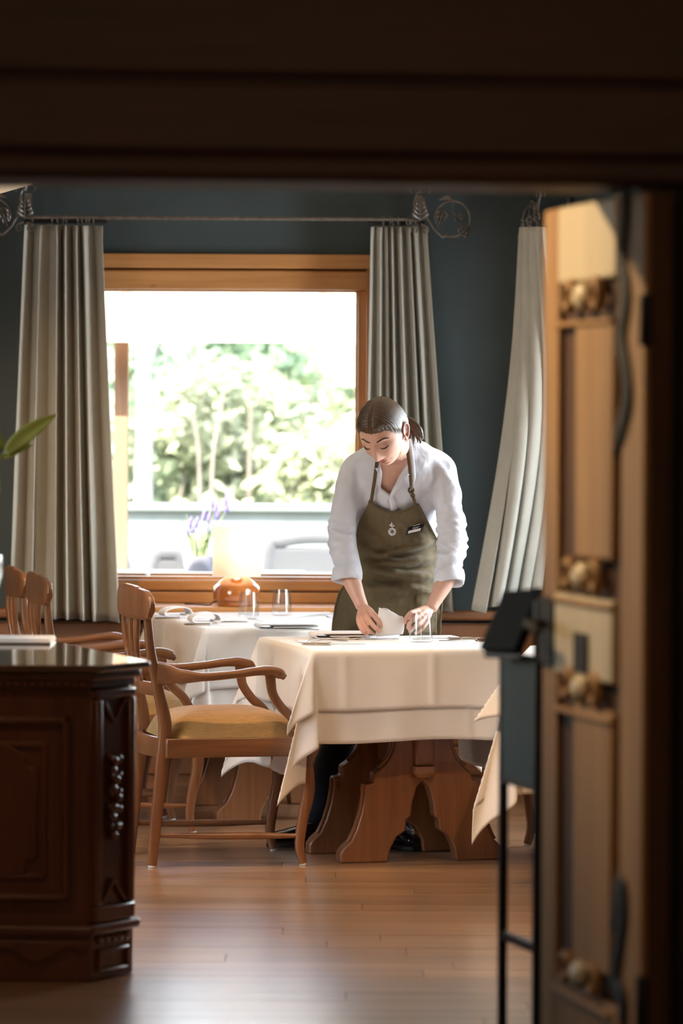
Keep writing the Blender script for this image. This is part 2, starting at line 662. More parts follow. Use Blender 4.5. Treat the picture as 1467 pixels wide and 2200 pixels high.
wpart('glazing_bead', M['pine'], (gx0, 16.50, gz0 - 0.032), (gx1 + 0.012, 16.575, gz0 - 0.016), 0.004)
wpart('glazing_bead', M['pine'], (gx0, 16.50, gz1 - 0.008), (gx1 + 0.012, 16.575, gz1 + 0.004), 0.004)
wpart('pane', M['pane'], (gx0, 16.56, gz0 - 0.03), (gx1 + 0.006, 16.566, gz1 + 0.004), None)
# reveal moulding painted like the wall, and the inner window board
struct(MB().box2((wx0 - 0.10, WALL_Y - 0.030, wz1 - 0.006), (wx1 + 0.02, WALL_Y + 0.02, wz1 + 0.014)).build('trim_3', M['wall'], bevel=0.006))
wpart('window_board', M['pine'], (P(268, 1310, 16.2).x, 16.10, 0.742), (P(776, 1310, 16.2).x, 16.46, 0.779), 0.012)
# weather board outside, seen through the foot of the pane
for x0, x1 in ((gx0 - 0.05, P(318, 1240, 16.75).x - 0.004), (P(318, 1240, 16.75).x + 0.012, wx1 + 0.1)):
    wpart('weather_board', M['pine'], (x0, 16.64, 0.80), (x1, 16.86, gz0 - 0.008), 0.004)

# bay window frame (hidden behind the open door for the most part)
w2 = struct(empty('window_2', AM @ Vector(((bay0 + bay1) / 2, 0.1, 0.8))))
for (s0, s1, z0, z1) in ((bay0, bay0 + 0.07, 0.8, 2.25), (bay1 - 0.07, bay1, 0.8, 2.25), (bay0, bay1, 2.17, 2.25), (bay0, bay1, 0.8, 0.88)):
    mb = MB()
    abox(mb, s0, s1, 0.06, 0.16, z0, z1)
    o = mb.build('frame_bar', M['pine_v'])
    o.parent = w2
    o.location = -w2.location
mb = MB()
abox(mb, bay0, bay1, 0.12, 0.126, 0.86, 2.2)
o = mb.build('pane', M['pane'])
o.parent = w2
o.location = -w2.location
w3 = struct(empty('window_3', (-3.2, 11.9, 0.85)))
for lo, hi in (((-0.06, -1.3, 0), (0.06, -1.2, 1.4)), ((-0.06, 1.2, 0), (0.06, 1.3, 1.4)), ((-0.06, -1.3, 1.3), (0.06, 1.3, 1.4)),
               ((-0.06, -1.3, 0), (0.06, 1.3, 0.09)), ((-0.06, -0.05, 0), (0.06, 0.05, 1.4))):
    MB().box2(lo, hi).build('frame_bar', M['pine_v'], w3, bevel=0.005)
MB().box2((-0.004, -1.25, 0.05), (0.004, 1.25, 1.35)).build('pane', M['pane'], w3)

# ---------------------------------------------------------------- doorway: beam, jamb and near room
DW = 7.75
drot = R(6.5)
DM = Matrix.Translation(Vector((0, DW, 0))) @ Matrix.Rotation(drot, 4, 'Z')
zb = P(733, 393, DW).z


def dbox(mb, lo, hi):
    c = Vector([(a + b) / 2 for a, b in zip(lo, hi)])
    mb.box(DM @ c, [abs(b - a) for a, b in zip(lo, hi)], DM.to_3x3())
    return mb


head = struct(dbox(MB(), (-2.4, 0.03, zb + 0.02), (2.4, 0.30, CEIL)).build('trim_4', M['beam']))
zz = [zb, zb + 0.060, zb + 0.212, zb + 0.44]


def dpart(name, lo, hi, mat, bevel=0.006):
    return dbox(MB(), lo, hi).build(name, mat, head, bevel=bevel)


dpart('moulding', (-2.4, -0.035, zz[0]), (2.4, 0.29, zz[1] - 0.004), M['beam'], 0.018)
dpart('board', (-2.4, 0.0, zz[1]), (2.4, 0.06, zz[2] - 0.010), M['beam'], 0.010)
dpart('board', (-2.4, -0.012, zz[2]), (2.4, 0.06, zz[3]), M['beam'], 0.014)
# right jamb and wall beside the doorway
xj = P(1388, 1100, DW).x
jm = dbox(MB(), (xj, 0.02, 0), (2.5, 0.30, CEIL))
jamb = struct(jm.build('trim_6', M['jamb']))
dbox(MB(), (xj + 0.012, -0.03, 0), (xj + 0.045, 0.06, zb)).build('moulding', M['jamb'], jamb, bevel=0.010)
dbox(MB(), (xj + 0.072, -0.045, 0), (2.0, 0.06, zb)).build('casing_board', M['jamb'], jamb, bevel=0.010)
# the camera's room: dark timbered walls and ceiling
nr = MB()
nr.box2((-2.6, -1.2, 0), (-2.4, 7.6, CEIL))
nr.box2((2.4, -1.2, 0), (2.6, 8.2, CEIL))
nr.box2((-2.6, -1.3, 0), (2.6, -1.2, CEIL))
nr.box2((-3.4, 7.55, 0), (-2.3, 8.0, CEIL))
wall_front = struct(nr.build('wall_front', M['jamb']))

# ---------------------------------------------------------------- warm ceiling spots and an added fill lamp in the near room
M['lamp_metal'] = plain('brushed_lamp_metal', (0.5, 0.47, 0.42), 0.3, 0.9)
gem, gnt, gb = new_mat('halogen_glow')
gb.inputs['Emission Color'].default_value = (1, 0.75, 0.45, 1)
gb.inputs['Emission Strength'].default_value = 8.0


def ceiling_spot(x, y, target, watt, spot, label, color=(1.0, 0.66, 0.36), size=0.02, blend=0.35):
    t = empty('ceiling_spot', (x, y, CEIL), 0, label, 'spotlight', 'warm ceiling spots')
    d = Vector(target) - Vector((x, y, CEIL - 0.12))
    q = d.to_track_quat('-Z', 'Y').to_matrix()
    MB().lathe([(.035, -.012), (.035, 0)], seg=20).build('rose', M['lamp_metal'], t, smooth=40)
    MB().lathe([(.006, -.09), (.006, 0)], seg=10).build('stem', M['lamp_metal'], t, smooth=40)
    MB().lathe([(.020, .06), (.032, .05), (.036, -.03), (.033, -.03), (.030, .03), (0, .035)], (0, 0, -.12), seg=20, m=q).build('lamp_can', M['lamp_metal'], t, smooth=40)
    MB().lathe([(0, .005), (.024, .005), (.026, 0), (0, -.001)], (0, 0, -.12), seg=16, m=q).build('bulb', gem, t, smooth=40)
    l = add_light('ceiling_spot_light', 'SPOT', (0, 0, -.12), d, watt, color, size, spot=spot, blend=blend)
    l.parent = t
    l.location = Vector((0, 0, -.12)) + d.normalized() * 0.05
    return t


ceiling_spot(-0.95, 13.05, (-0.45, 13.55, 0.4), 62, 52, 'ceiling spot aimed at the front armchair')
ceiling_spot(0.55, 11.3, (0.25, 13.4, 0.5), 5, 60, 'ceiling spot aimed at the front table')
ceiling_spot(1.1, 11.6, (0.75, 12.7, 0.4), 45, 56, 'ceiling spot over the right table')
ceiling_spot(-1.5, 14.0, (-1.05, 15.7, 0.9), 60, 72, 'ceiling spot over the back chairs', blend=1.0)
ceiling_spot(-0.1, 11.7, (-0.05, 12.0, 0.0), 95, 66, 'ceiling spot over the open floor')
ceiling_spot(-1.5, 9.3, (-0.95, 10.75, 0.45), 13, 56, 'added ceiling spot to brighten the carved cabinet')  # extra spot, put in only to brighten the cabinet
ceiling_spot(-0.75, 8.75, (0.52, 8.1, 1.62), 88, 62, 'added ceiling spot by the doorway to light the open door', color=(1.0, 0.74, 0.42), blend=1.0)  # extra spot, put in to throw warm light on the door
hall = empty('hall_fill_lamp', (0.3, 4.6, CEIL), 0, 'added fill lamp on the hall ceiling, out of view', 'lamp')  # unseen lamp added to lift the dark beam and the door
MB().lathe([(0, -.10), (.08, -.09), (.12, -.05), (.12, 0)], seg=28).build('glass_bowl', gem, hall, smooth=50)
hl = add_light('hall_fill_light', 'POINT', (0, 0, -.2), (0, 0, -1), 20, (1.0, 0.70, 0.46), 0.1)
hl.parent = hall

# ================================================================== OUTSIDE THE WINDOW
M['grass'] = plain('dry_lawn', (0.30, 0.34, 0.16), 0.9, var=0.3, vscale=1.5)
M['paving'] = plain('pale_terrace_paving', (0.13, 0.13, 0.125), 0.8, var=0.08, vscale=4)
M['pale_wall'] = plain('whitewashed_wall', (0.105, 0.118, 0.12), 0.8, var=0.2, vscale=2)
M['canvas'] = fabric('cream_canvas', (0.82, 0.74, 0.66), 0.8, 500, 0.1, 0.03, 0.1, trans=0.6)
M['white_weave'] = plain('white_lacquer', (0.27, 0.27, 0.27), 0.6)
M['post'] = wood('weathered_post', (0.13, 0.066, 0.032), (0.19, 0.105, 0.055), 2, 0.5, 0.6, 0.0, 0.1)
M['bark'] = plain('pale_birch_bark', (0.21, 0.20, 0.19), 0.8, var=0.3, vscale=7, bstr=0.3)
M['twig'] = plain('grey_twig', (0.13, 0.11, 0.09), 0.8, var=0.2)


def leaf_mat(name, a, b_, tr=0.35):
    m, nt, b = new_mat(name)
    v = coords(nt)
    c = ramp(nt, noise(nt, v, 3.2, 4, 0.6), [(0.32, a), (0.68, b_)])
    nt.links.new(c, b.inputs['Base Color'])
    setp(b, rough=0.55)
    t = nt.nodes.new('ShaderNodeBsdfTranslucent')
    nt.links.new(c, t.inputs[0])
    ms = nt.nodes.new('ShaderNodeMixShader')
    ms.inputs[0].default_value = tr
    out = nt.nodes['Material Output']
    nt.links.new(b.outputs[0], ms.inputs[1])
    nt.links.new(t.outputs[0], ms.inputs[2])
    nt.links.new(ms.outputs[0], out.inputs[0])
    return m


M['leaf_dark'] = leaf_mat('dark_evergreen_leaf', (0.10, 0.165, 0.11), (0.22, 0.28, 0.18))
M['leaf_pale'] = leaf_mat('pale_shrub_leaf', (0.25, 0.28, 0.16), (0.40, 0.40, 0.29))
M['leaf_mid'] = leaf_mat('mid_shrub_leaf', (0.18, 0.235, 0.145), (0.33, 0.35, 0.235))
M['leaf_house'] = leaf_mat('house_plant_leaf', (0.26, 0.34, 0.05), (0.52, 0.56, 0.14), 0.3)
M['lavender'] = plain('lavender_bloom', (0.085, 0.06, 0.21), 0.8)
M['lav_stem'] = plain('lavender_stem', (0.15, 0.19, 0.085), 0.8)
M['pot'] = plain('grey_pot', (0.19, 0.19, 0.22), 0.6)

terrace = struct(MB().box2((-8, 16.72, -0.3), (8, 24, -0.2)).build('terrace', M['paving']))
lawn = struct(MB().box2((-30, 24, -0.32), (30, 90, -0.22)).build('ground', M['grass']))


def leaves(mb, c, r, n, size, rg, squash=1.0):
    for _ in range(n):
        while True:
            d = Vector((rg.uniform(-1, 1), rg.uniform(-1, 1), rg.uniform(-1, 1)))
            if 0.2 < d.length < 1:
                break
        d = d.normalized() * (rg.uniform(0.35, 1.0) ** 0.6)
        p = Vector(c) + Vector((d.x * r[0], d.y * r[1], d.z * r[2]))
        a = Vector((rg.uniform(-1, 1), rg.uniform(-1, 1), rg.uniform(-0.6, 1))).normalized()
        b = a.cross(Vector((rg.uniform(-1, 1), rg.uniform(-1, 1), rg.uniform(-1, 1)))).normalized()
        s = size * rg.uniform(0.6, 1.3)
        mb.add([p - a * s, p + b * s * 0.42, p + a * s, p - b * s * 0.42], [(0, 1, 2, 3)])


def shrub(name, px, D, py_top, py_base_z, rx, mat, label, n=1500, size=0.07, seed=1, group='shrubs beyond the window'):
    rg = random.Random(seed)
    base = P(px, 1000, D)
    base.z = py_base_z
    top = P(px, py_top, D).z
    h = top - base.z
    root = empty(name, base, 0, label, 'shrub', group)
    fo = MB()
    for k in range(9):
        c = (rg.uniform(-0.55, 0.55) * rx, rg.uniform(-0.3, 0.3) * rx, h * (0.18 + 0.68 * (k / 8.0)))
        s = rx * rg.uniform(0.45, 0.75) * (1.0 - 0.35 * k / 8.0)
        leaves(fo, c, (s, s * 0.8, min(s, h * 0.25)), n // 9, size, rg)
    fo.build('foliage', mat, root, fix=False)
    st = MB()
    for k in range(4):
        a = rg.uniform(0, 6.28)
        e = Vector((math.cos(a) * rx * 0.45, math.sin(a) * rx * 0.3, h * rg.uniform(0.6, 0.9)))
        st.sweep([(0, 0, 0), e * 0.5 + Vector((rg.uniform(-.1, .1), 0, 0.1)), e], [0.03, 0.02, 0.008], seg=6, n=3)
    st.build('stem', M['twig'], root, smooth=60)
    return root


GW = -0.22
shrub('laurel_bush', 300, 30, 630, GW, 1.0, M['leaf_dark'], 'dark green bush at the left edge of the window view', 1500, 0.08, 3)
shrub('laurel_bush', 480, 33, 600, GW, 1.05, M['leaf_dark'], 'dark evergreen bush filling the upper middle of the window view', 2200, 0.09, 4)
shrub('laurel_bush', 600, 34, 610, GW, 0.9, M['leaf_dark'], 'dark evergreen bush right of the middle of the window view', 1700, 0.09, 5)
shrub('laurel_bush', 708, 33, 700, GW, 0.62, M['leaf_mid'], 'loose grey-green bush at the right edge of the window view', 1100, 0.08, 6)
shrub('rose_bush', 330, 27, 800, GW, 0.75, M['leaf_pale'], 'pale yellow-green rose bush behind the wooden post', 1500, 0.07, 7)
shrub('rose_bush', 440, 27.6, 760, GW, 0.75, M['leaf_mid'], 'tall pale shrub with grey twigs left of the lamp', 1500, 0.07, 8)
shrub('rose_bush', 545, 27, 745, GW, 0.8, M['leaf_pale'], 'pale flowering shrub above the lamp shade', 1700, 0.07, 9)
shrub('rose_bush', 640, 27.4, 790, GW, 0.8, M['leaf_pale'], 'pale bushy shrub beside the waitress', 1600, 0.07, 10)
shrub('rose_bush', 725, 27, 860, GW, 0.6, M['leaf_pale'], 'small pale shrub half hidden by the waitress', 1200, 0.07, 11)
shrub('rose_bush', 230, 27, 850, GW, 0.6, M['leaf_mid'], 'green shrub half hidden by the left curtain', 1100, 0.07, 12)

# pale tree with a forked trunk
tb = P(300, 1000, 26.0)
tree = empty('birch_tree', (tb.x, 26.0, GW), 0, 'pale birch trunk with a forked limb behind the wooden post', 'tree')


def tp(px, py, D=26.0):
    q = P(px, py, D)
    return (q.x - tb.x, q.y - 26.0, q.z - GW)


MB().sweep([tp(306, 1500), tp(308, 1100), tp(312, 900), tp(310, 760), tp(318, 650), tp(322, 400)], [0.08, 0.066, 0.058, 0.054, 0.05, 0.04], seg=10, n=4).build('trunk', M['bark'], tree, smooth=60)
MB().sweep([tp(312, 800), tp(325, 740), tp(352, 690), tp(372, 640), tp(400, 520)], [0.05, 0.06, 0.055, 0.05, 0.04], seg=8, n=4).build('limb', M['bark'], tree, smooth=60)
MB().sweep([tp(340, 700), tp(372, 745), tp(405, 805)], [0.06, 0.055, 0.03], seg=8, n=4).build('limb', M['bark'], tree, smooth=60)
for k, pts in enumerate([[(455, 1050), (470, 900), (500, 760)], [(430, 1080), (415, 900), (350, 820)]]):
    q0 = P(*pts[0], 25.6)
    tw = MB().sweep([Vector((0, 0, GW - q0.z))] + [P(a, b, 25.6) - q0 for a, b in pts], [0.016, 0.014, 0.010, 0.005], seg=6, n=4)
    o = tw.build('bare_branch', M['twig'], smooth=60)
    o.location = q0
    tag(o, ['bare branch rising right above the lavender', 'thin bare branch leaning to the birch', 'bare branch in the middle of the window view', 'long bare branch leaning right'][k], 'branch', 'bare branches in front of the shrubs')

# whitewashed garden wall before the hedge
zt = P(480, 1096, 25.0).z
gw = struct(MB().box2((-12, 24.8, -0.25), (12, 25.05, zt)).build('wall_garden', M['pale_wall']))
MB().box2((-12, 24.74, zt), (12, 25.1, zt + 0.04)).build('coping', M['pale_wall'], gw, bevel=0.01)

# wooden parasol post and canvas
pz = P(262, 690, 18.6)
para = empty('parasol', (pz.x, 18.6, -0.2), 0, 'cream canvas parasol on a square wooden post outside the window', 'parasol')
MB().box2((-0.034, -0.034, 0), (0.034, 0.034, 2.75)).build('post', M['post'], para, bevel=0.006)
zc = P(480, 692, 18.4).z + 0.2
cv = MB()
n_, m_ = 24, 6
hw = 1.55


def canvas_pt(u, v):
    # hipped canvas roof with a straight valance edge toward the house
    a = u * 2 - 1
    return (-0.55 + (u - 0.35) * 2 * hw, -0.3 + v * 2.6, zc + 0.18 * math.sin(PI * min(1, v * 1.02)) * 2.2 + 0.012 * math.sin(u * 25))


cv.grid(canvas_pt, 30, 16)
cv.build('canvas', M['canvas'], para, smooth=60, solid=0.004)
va = MB()
for k in range(9):
    x0 = -0.55 - 0.35 * 2 * hw + k * (2 * hw / 9)
    va.box((x0 + hw / 9, -0.31, zc - 0.02), (2 * hw / 9 - 0.004, 0.006, 0.16))
va.build('valance', M['canvas'], para)
for k in range(3):
    MB().sweep([(0, 0, 2.74), (-1.3 + k * 1.3, -0.28, zc + 0.02)], [0.012, 0.012], seg=6).build('rib', M['pine_v'], para)


# white terrace armchairs and a sofa, seen over the sill
def lounge(name, pxl, pxr, pyt, D, label, arms=True, wave=False):
    a, b = P(pxl, pyt, D), P(pxr, pyt, D)
    wd = b.x - a.x
    root = empty(name, ((a.x + b.x) / 2, D, -0.2), 0, label, name.replace('_', ' ').split()[-1])
    h = a.z + 0.2
    MB().sweep([(-wd / 2, 0, h * 0.5), (-wd / 2 + 0.03, 0, h - 0.06), (-wd / 2 + 0.10, 0, h), (0, 0, h + (0.02 if wave else 0)), (wd / 2 - 0.10, 0, h), (wd / 2 - 0.03, 0, h - 0.06), (wd / 2, 0, h * 0.5)],
               [0.03] * 7, seg=8, n=5).build('back_frame', M['white_weave'], root, smooth=60)
    MB().box2((-wd / 2 + 0.03, -0.02, h * 0.42), (wd / 2 - 0.03, 0.03, h - 0.03)).build('back_panel', M['white_weave'], root, bevel=0.02, seg=3)
    MB().box2((-wd / 2, -0.55, h * 0.38), (wd / 2, 0.02, h * 0.48)).build('seat', M['white_weave'], root, bevel=0.03, seg=3)
    for sx in (-1, 1):
        MB().box((sx * (wd / 2 - 0.02), -0.28, h * 0.62), (0.05, 0.52, 0.05)).build('armrest', M['white_weave'], root, bevel=0.015)
        for sy in (-0.5, -0.03):
            MB().box((sx * (wd / 2 - 0.03), sy, h * 0.19), (0.04, 0.04, h * 0.38)).build('leg', M['white_weave'], root, bevel=0.008)
    return root


lounge('terrace_chair', 318, 404, 1189, 20.0, 'white terrace chair behind the lavender pot')
lounge('terrace_chair', 205, 283, 1191, 20.4, 'white terrace chair beside the foot of the wooden post')
lounge('terrace_sofa', 566, 800, 1163, 19.4, 'wide white terrace sofa behind the waitress', wave=True)

# lavender in a grey pot on a white terrace table
q = P(428, 1232, 18.2)
tb_ = empty('terrace_table', (q.x, 18.25, -0.2), 0, 'white terrace table under the lavender pot', 'table')
MB().box2((-0.5, -0.35, q.z + 0.2 - 0.03), (0.5, 0.35, q.z + 0.2)).build('tabletop', M['white_weave'], tb_, bevel=0.008)
for sx in (-1, 1):
    for sy in (-1, 1):
        MB().box((sx * 0.45, sy * 0.3, (q.z + 0.17) / 2), (0.04, 0.04, q.z + 0.17)).build('leg', M['white_weave'], tb_)
lav = empty('potted_lavender', (q.x, 18.2, q.z), 0, 'lavender with violet spikes in a grey pot beyond the pane', 'plant')
r0 = 36 * 18.2 / FPX
hh = P(428, 1195, 18.2).z - q.z
MB().lathe([(r0 * 0.82, 0), (r0, hh), (r0 * 0.9, hh), (r0 * 0.85, hh * 0.9), (0, hh * 0.9)], seg=24).build('pot', M['pot'], lav, smooth=40)
rg = random.Random(5)
fol = MB()
for k in range(46):
    a = rg.uniform(-1, 1)
    fol.sweep([(a * 0.03, rg.uniform(-.03, .03), hh * 0.8), (a * 0.05, rg.uniform(-.04, .04), hh + 0.08), (a * 0.09, rg.uniform(-.05, .05), hh + rg.uniform(0.10, 0.2))], [0.0025, 0.0022, 0.001], seg=4, n=2)
fol.build('foliage', M['lav_stem'], lav)
for (px, py) in [(408, 1127), (422, 1127), (403, 1147), (437, 1112), (448, 1118), (466, 1110), (456, 1085), (484, 1080), (487, 1095), (463, 1095), (446, 1143), (415, 1140)]:
    e = P(px, py, 18.2) - Vector((q.x, 18.2, q.z))
    st = MB().sweep([(e.x * 0.15, 0, hh), (e.x * 0.5, rg.uniform(-.02, .02), hh + (e.z - hh) * 0.5), (e.x, rg.uniform(-.02, .02), e.z)], [0.002, 0.002, 0.0015], seg=5, n=4)
    so = st.build('stem', M['lav_stem'], lav)
    MB().sweep([(e.x, 0, e.z - 0.02), (e.x, 0, e.z), (e.x + 0.004, 0, e.z + 0.022), (e.x + 0.006, 0, e.z + 0.04)], [0.003, 0.010, 0.009, 0.002], seg=7, n=3).build('flower', M['lavender'], so, smooth=60)

# ================================================================== CURTAINS AND RODS
def curtain(name, topL, topR, botL, botR, D, folds, seed, label, depth=0.05, frame=None, lift=0.0):
    """hanging cloth between two slanted edges; edges are photo pixels at depth D"""
    rg = random.Random(seed)
    tl, tr, bl, br = P(*topL, D), P(*topR, D), P(*botL, D), P(*botR, D)
    ph = [rg.uniform(0, 6.28) for _ in range(8)]
    org = Vector(((tl.x + tr.x) / 2, D, min(bl.z, br.z)))
    kn = [0.0]
    for i in range(folds):
        kn.append(kn[-1] + rg.uniform(0.55, 1.6))
    kn = [k / kn[-1] for k in kn]
    am = [rg.uniform(0.65, 1.15) for _ in range(folds + 1)]

    def fn(u, v):
        for i in range(folds):
            if kn[i] <= u <= kn[i + 1] + 1e-9:
                break
        t = (u - kn[i]) / (kn[i + 1] - kn[i])
        a = am[i]
        wob = 0.35 * math.sin(3.1 * v + ph[i % 8]) * v
        tt = t + 0.10 * math.sin(2 * PI * t) * wob
        prof = math.cos(2 * PI * tt)
        prof = math.copysign(abs(prof) ** 0.75, prof)
        spread = 0.55 + 0.45 * min(1, v * 1.6)
        dep = depth * a * prof * spread + 0.012 * math.sin(9 * v + 7 * u + ph[0]) * v
        uu = u + 0.17 * (kn[i + 1] - kn[i]) * math.sin(4 * PI * t) * -1 * (0.6 + 0.4 * v) + 0.01 * v * math.sin(6 * u + ph[1])
        uu = min(max(uu, -0.01), 1.01)
        e = 0.0
        if v < 0.035:
            e = (0.035 - v) / 0.035
        vv = v + 0.0
        L = tl.lerp(bl, vv)
        Rr = tr.lerp(br, vv)
        # a slight belly: cloth hangs straighter near the top, flares below
        x = L.x + (Rr.x - L.x) * uu + 0.004 * e * math.sin(40 * u)
        z = L.z + (Rr.z - L.z) * u + 0.006 * math.sin(5 * u + ph[2]) * v - 0.004 * e * math.cos(2 * PI * t)
        return Vector((x - org.x, -dep, z - org.z))

    mb = MB().grid(fn, folds * 22, 46)
    root = empty(name, org, 0, label, 'curtain', 'grey linen curtains')
    o = mb.build('drape', M['linen'], root, smooth=179, solid=0.003)
    hem = MB().grid(lambda u, v: fn(u, 0.972 + v * 0.004) + Vector((0, -0.0035, 0)), folds * 22, 1)
    hem.build('hem_stitch', M['linen'], root, smooth=179)
    return root


CY = 16.22
curtain('curtain', (55, 482), (219, 485), (25, 1331), (256, 1333), CY, 6, 11, 'wide grey linen curtain left of the big window', 0.085)
curtain('curtain', (797, 487), (915, 487), (786, 1316), (972, 1316), CY, 7, 21, 'grey linen curtain right of the big window, behind the waitress', 0.065)

# iron rod of the big window
ry = 16.19


def scroll(cx, cz, r, a0, turns, sgn=1, n=26, shrink=0.75):
    pts = []
    for i in range(n + 1):
        t = i / n
        a = a0 + sgn * turns * 2 * PI * t
        rr = r * (1 - shrink * t)
        pts.append((cx + rr * math.cos(a), 0, cz + rr * math.sin(a)))
    return pts


def leaf_plate(mb, base, tip, width, lobes=3, y=-0.02, bulge=0.012):
    """acanthus leaf: midrib with paired curved lobes"""
    base, tip = Vector(base), Vector(tip)
    d = tip - base
    L = d.length
    d.normalize()
    s = Vector((d.z, 0, -d.x))
    mb.sweep([base, base.lerp(tip, 0.5) + Vector((0, -bulge, 0)), tip], [(0.003, 0.004), (0.004, 0.005), (0.0015, 0.0015)], up=(0, 1, 0), seg=6, n=4)
    for k in range(lobes):
        t0 = 0.02 + 0.62 * k / lobes
        wv = width * (1.0 - 0.45 * k / max(1, lobes - 1)) if lobes > 1 else width
        for sg in (-1, 1):
            p0 = base + d * (L * t0)
            p1 = p0 + d * (L * 0.16) + s * (sg * wv * 0.75) + Vector((0, -bulge, 0))
            p2 = p0 + d * (L * 0.36) + s * (sg * wv * 0.80) + Vector((0, -bulge * 0.6, 0))
            mb.sweep([p0, p1, p2], [(0.003, 0.003), (wv * 0.26, 0.006), (0.003, 0.003)], up=(0, 1, 0), seg=8, n=5)


def curtain_bracket(root, x, z, yb=0.16):
    b = MB()
    b.box((x, yb + 0.0, z + 0.03), (0.03, 0.012, 0.16))
    b.sweep([(x, yb, z + 0.02), (x, yb * 0.5, z + 0.035), (x, 0, z)], [0.006] * 3, seg=6, n=4)
    b.sweep([(x + q * 0.9, -0.01, w_) for q, w_ in [(0.0, z - 0.01), (-0.030, z + 0.055), (-0.016, z + 0.105), (-0.004, z + 0.122)]], [0.003] * 4, seg=6, n=5)
    for sg in (-1, 1):
        pts = [(x + sg * 0.003, -0.012, z + 0.112)] + [(x + sg * (0.022 + 0.020 * math.cos(PI - t * PI * 1.25)), -0.012, z + 0.123 + 0.018 * math.sin(PI - t * PI * 1.25)) for t in (0, .2, .4, .6, .8, 1)]
        b.sweep(pts, [0.006, 0.006, 0.006, 0.006, 0.005, 0.005, 0.003], up=(0, 1, 0), seg=7, n=4)
        pts = [(x + sg * 0.004, -0.004, z - 0.02)] + [(p[0], p[1], p[2]) for p in scroll(x + sg * 0.022, z - 0.045, 0.018, PI / 2, 1.1, -sg, 14)]
        b.sweep(pts, 0.003, up=(0, 1, 0), seg=6, n=2)
    ob = b.build('bracket', M['iron'], root, smooth=50)
    lf = MB()
    leaf_plate(lf, (x, -0.018, z - 0.002), (x, -0.022, z + 0.105), 0.036, 4)
    lf.build('acanthus_leaf', M['iron'], ob, smooth=60)
    return ob


def scroll_finial(root, x, z, sg):
    b = MB()
    r = 40 * ry / FPX
    cx, cz = x + sg * 0.135, z + 0.005
    pts = [(x, 0, z), (x + sg * 0.03, 0, z + 0.006), (x + sg * 0.055, 0, z - 0.035), (x + sg * 0.095, 0, z - 0.075)]
    for t in np.linspace(0, 1, 22):
        a = -PI * 0.62 + t * PI * 1.72
        rr = r * (1 - 0.10 * t)
        pts.append((cx + sg * rr * math.cos(a), 0, cz + rr * math.sin(a)))
    b.sweep(pts, [0.005] * (len(pts) - 1) + [0.002], up=(0, 1, 0), seg=7, n=2)
    b.sweep([(cx + sg * 0.0, 0, cz + r * 0.95), (cx - sg * 0.02, 0, cz + r * 1.12), (cx - sg * 0.055, 0, cz + r * 0.98)], [(0.004, 0.004), (0.011, 0.005), (0.002, 0.002)], up=(0, 1, 0), seg=8, n=5)
    b.sweep([(cx + sg * 0.005, 0, cz + r * 0.9), (cx + sg * 0.002, -0.004, cz + r * 0.4), (cx + sg * 0.03, -0.004, cz + 0.0)], [0.002, 0.002, 0.003], up=(0, 1, 0), seg=6, n=5)
    ob = b.build('finial', M['iron'], root, smooth=60)
    lf = MB()
    leaf_plate(lf, (cx - sg * 0.035, -0.01, cz + r * 0.45), (cx - sg * 0.062, -0.01, cz - r * 0.55), 0.026, 3)
    lf.build('scroll_leaf', M['iron'], ob, smooth=60)
    lf = MB()
    leaf_plate(lf, (cx + sg * 0.02, -0.008, cz + 0.012), (cx + sg * 0.055, -0.008, cz - r * 0.25), 0.02, 2)
    lf.build('scroll_leaf', M['iron'], ob, smooth=60)
    lf = MB()
    leaf_plate(lf, (cx + sg * 0.035, -0.008, cz - r * 0.88), (cx + sg * 0.078, -0.008, cz - r * 0.35), 0.026, 3)
    lf.build('scroll_leaf', M['iron'], ob, smooth=60)


pl, pr = P(60, 467, ry), P(902, 474, ry)
rodc = (pl + pr) / 2
rod = empty('curtain_rod', (rodc.x, ry, pl.z), 0, 'long wrought-iron curtain rod with leaf brackets above the big window', 'curtain rod', 'wrought-iron curtain rods')
hx = (pr.x - pl.x) / 2
MB().sweep([(-hx, 0, 0), (hx, 0, -0.001)], 0.0075, seg=10).build('rod', M['iron'], rod, smooth=60)
MB().sweep([(-hx - 0.02, 0.03, -0.014), (-hx + 0.33, 0.03, -0.014)], 0.009, seg=8).build('track', M['iron_dark'], rod, smooth=60)
MB().sweep([(hx - 0.22, 0.03, -0.014), (hx + 0.02, 0.03, -0.014)], 0.009, seg=8).build('track', M['iron_dark'], rod, smooth=60)
curtain_bracket(rod, -hx - 0.012, 0.0)
curtain_bracket(rod, hx, 0.0)
scroll_finial(rod, -hx - 0.012, 0.0, -1)
scroll_finial(rod, hx, 0.0, 1)
ringme = MB().sweep([(0, 0.017 * math.cos(a), -0.008 + 0.019 * math.sin(a)) for a in np.linspace(0, 2 * PI, 15)], 0.0017, up=(1, 0, 0), seg=5, n=1, cap=False).mesh('ring')
ringme.materials.append(M['iron'])
ringme.shade_smooth()
for px in (68, 112, 125, 134, 144, 168, 179, 187, 192, 201, 824, 838, 846, 856, 876, 880, 884, 888, 892, 896):
    o = bpy.data.objects.new('ring', ringme)
    COL.objects.link(o)
    o.parent = rod
    o.location = (P(px, 470, ry).x - rodc.x, 0, 0)
    o.rotation_euler = (0, 0, rng.uniform(-0.4, 0.4))

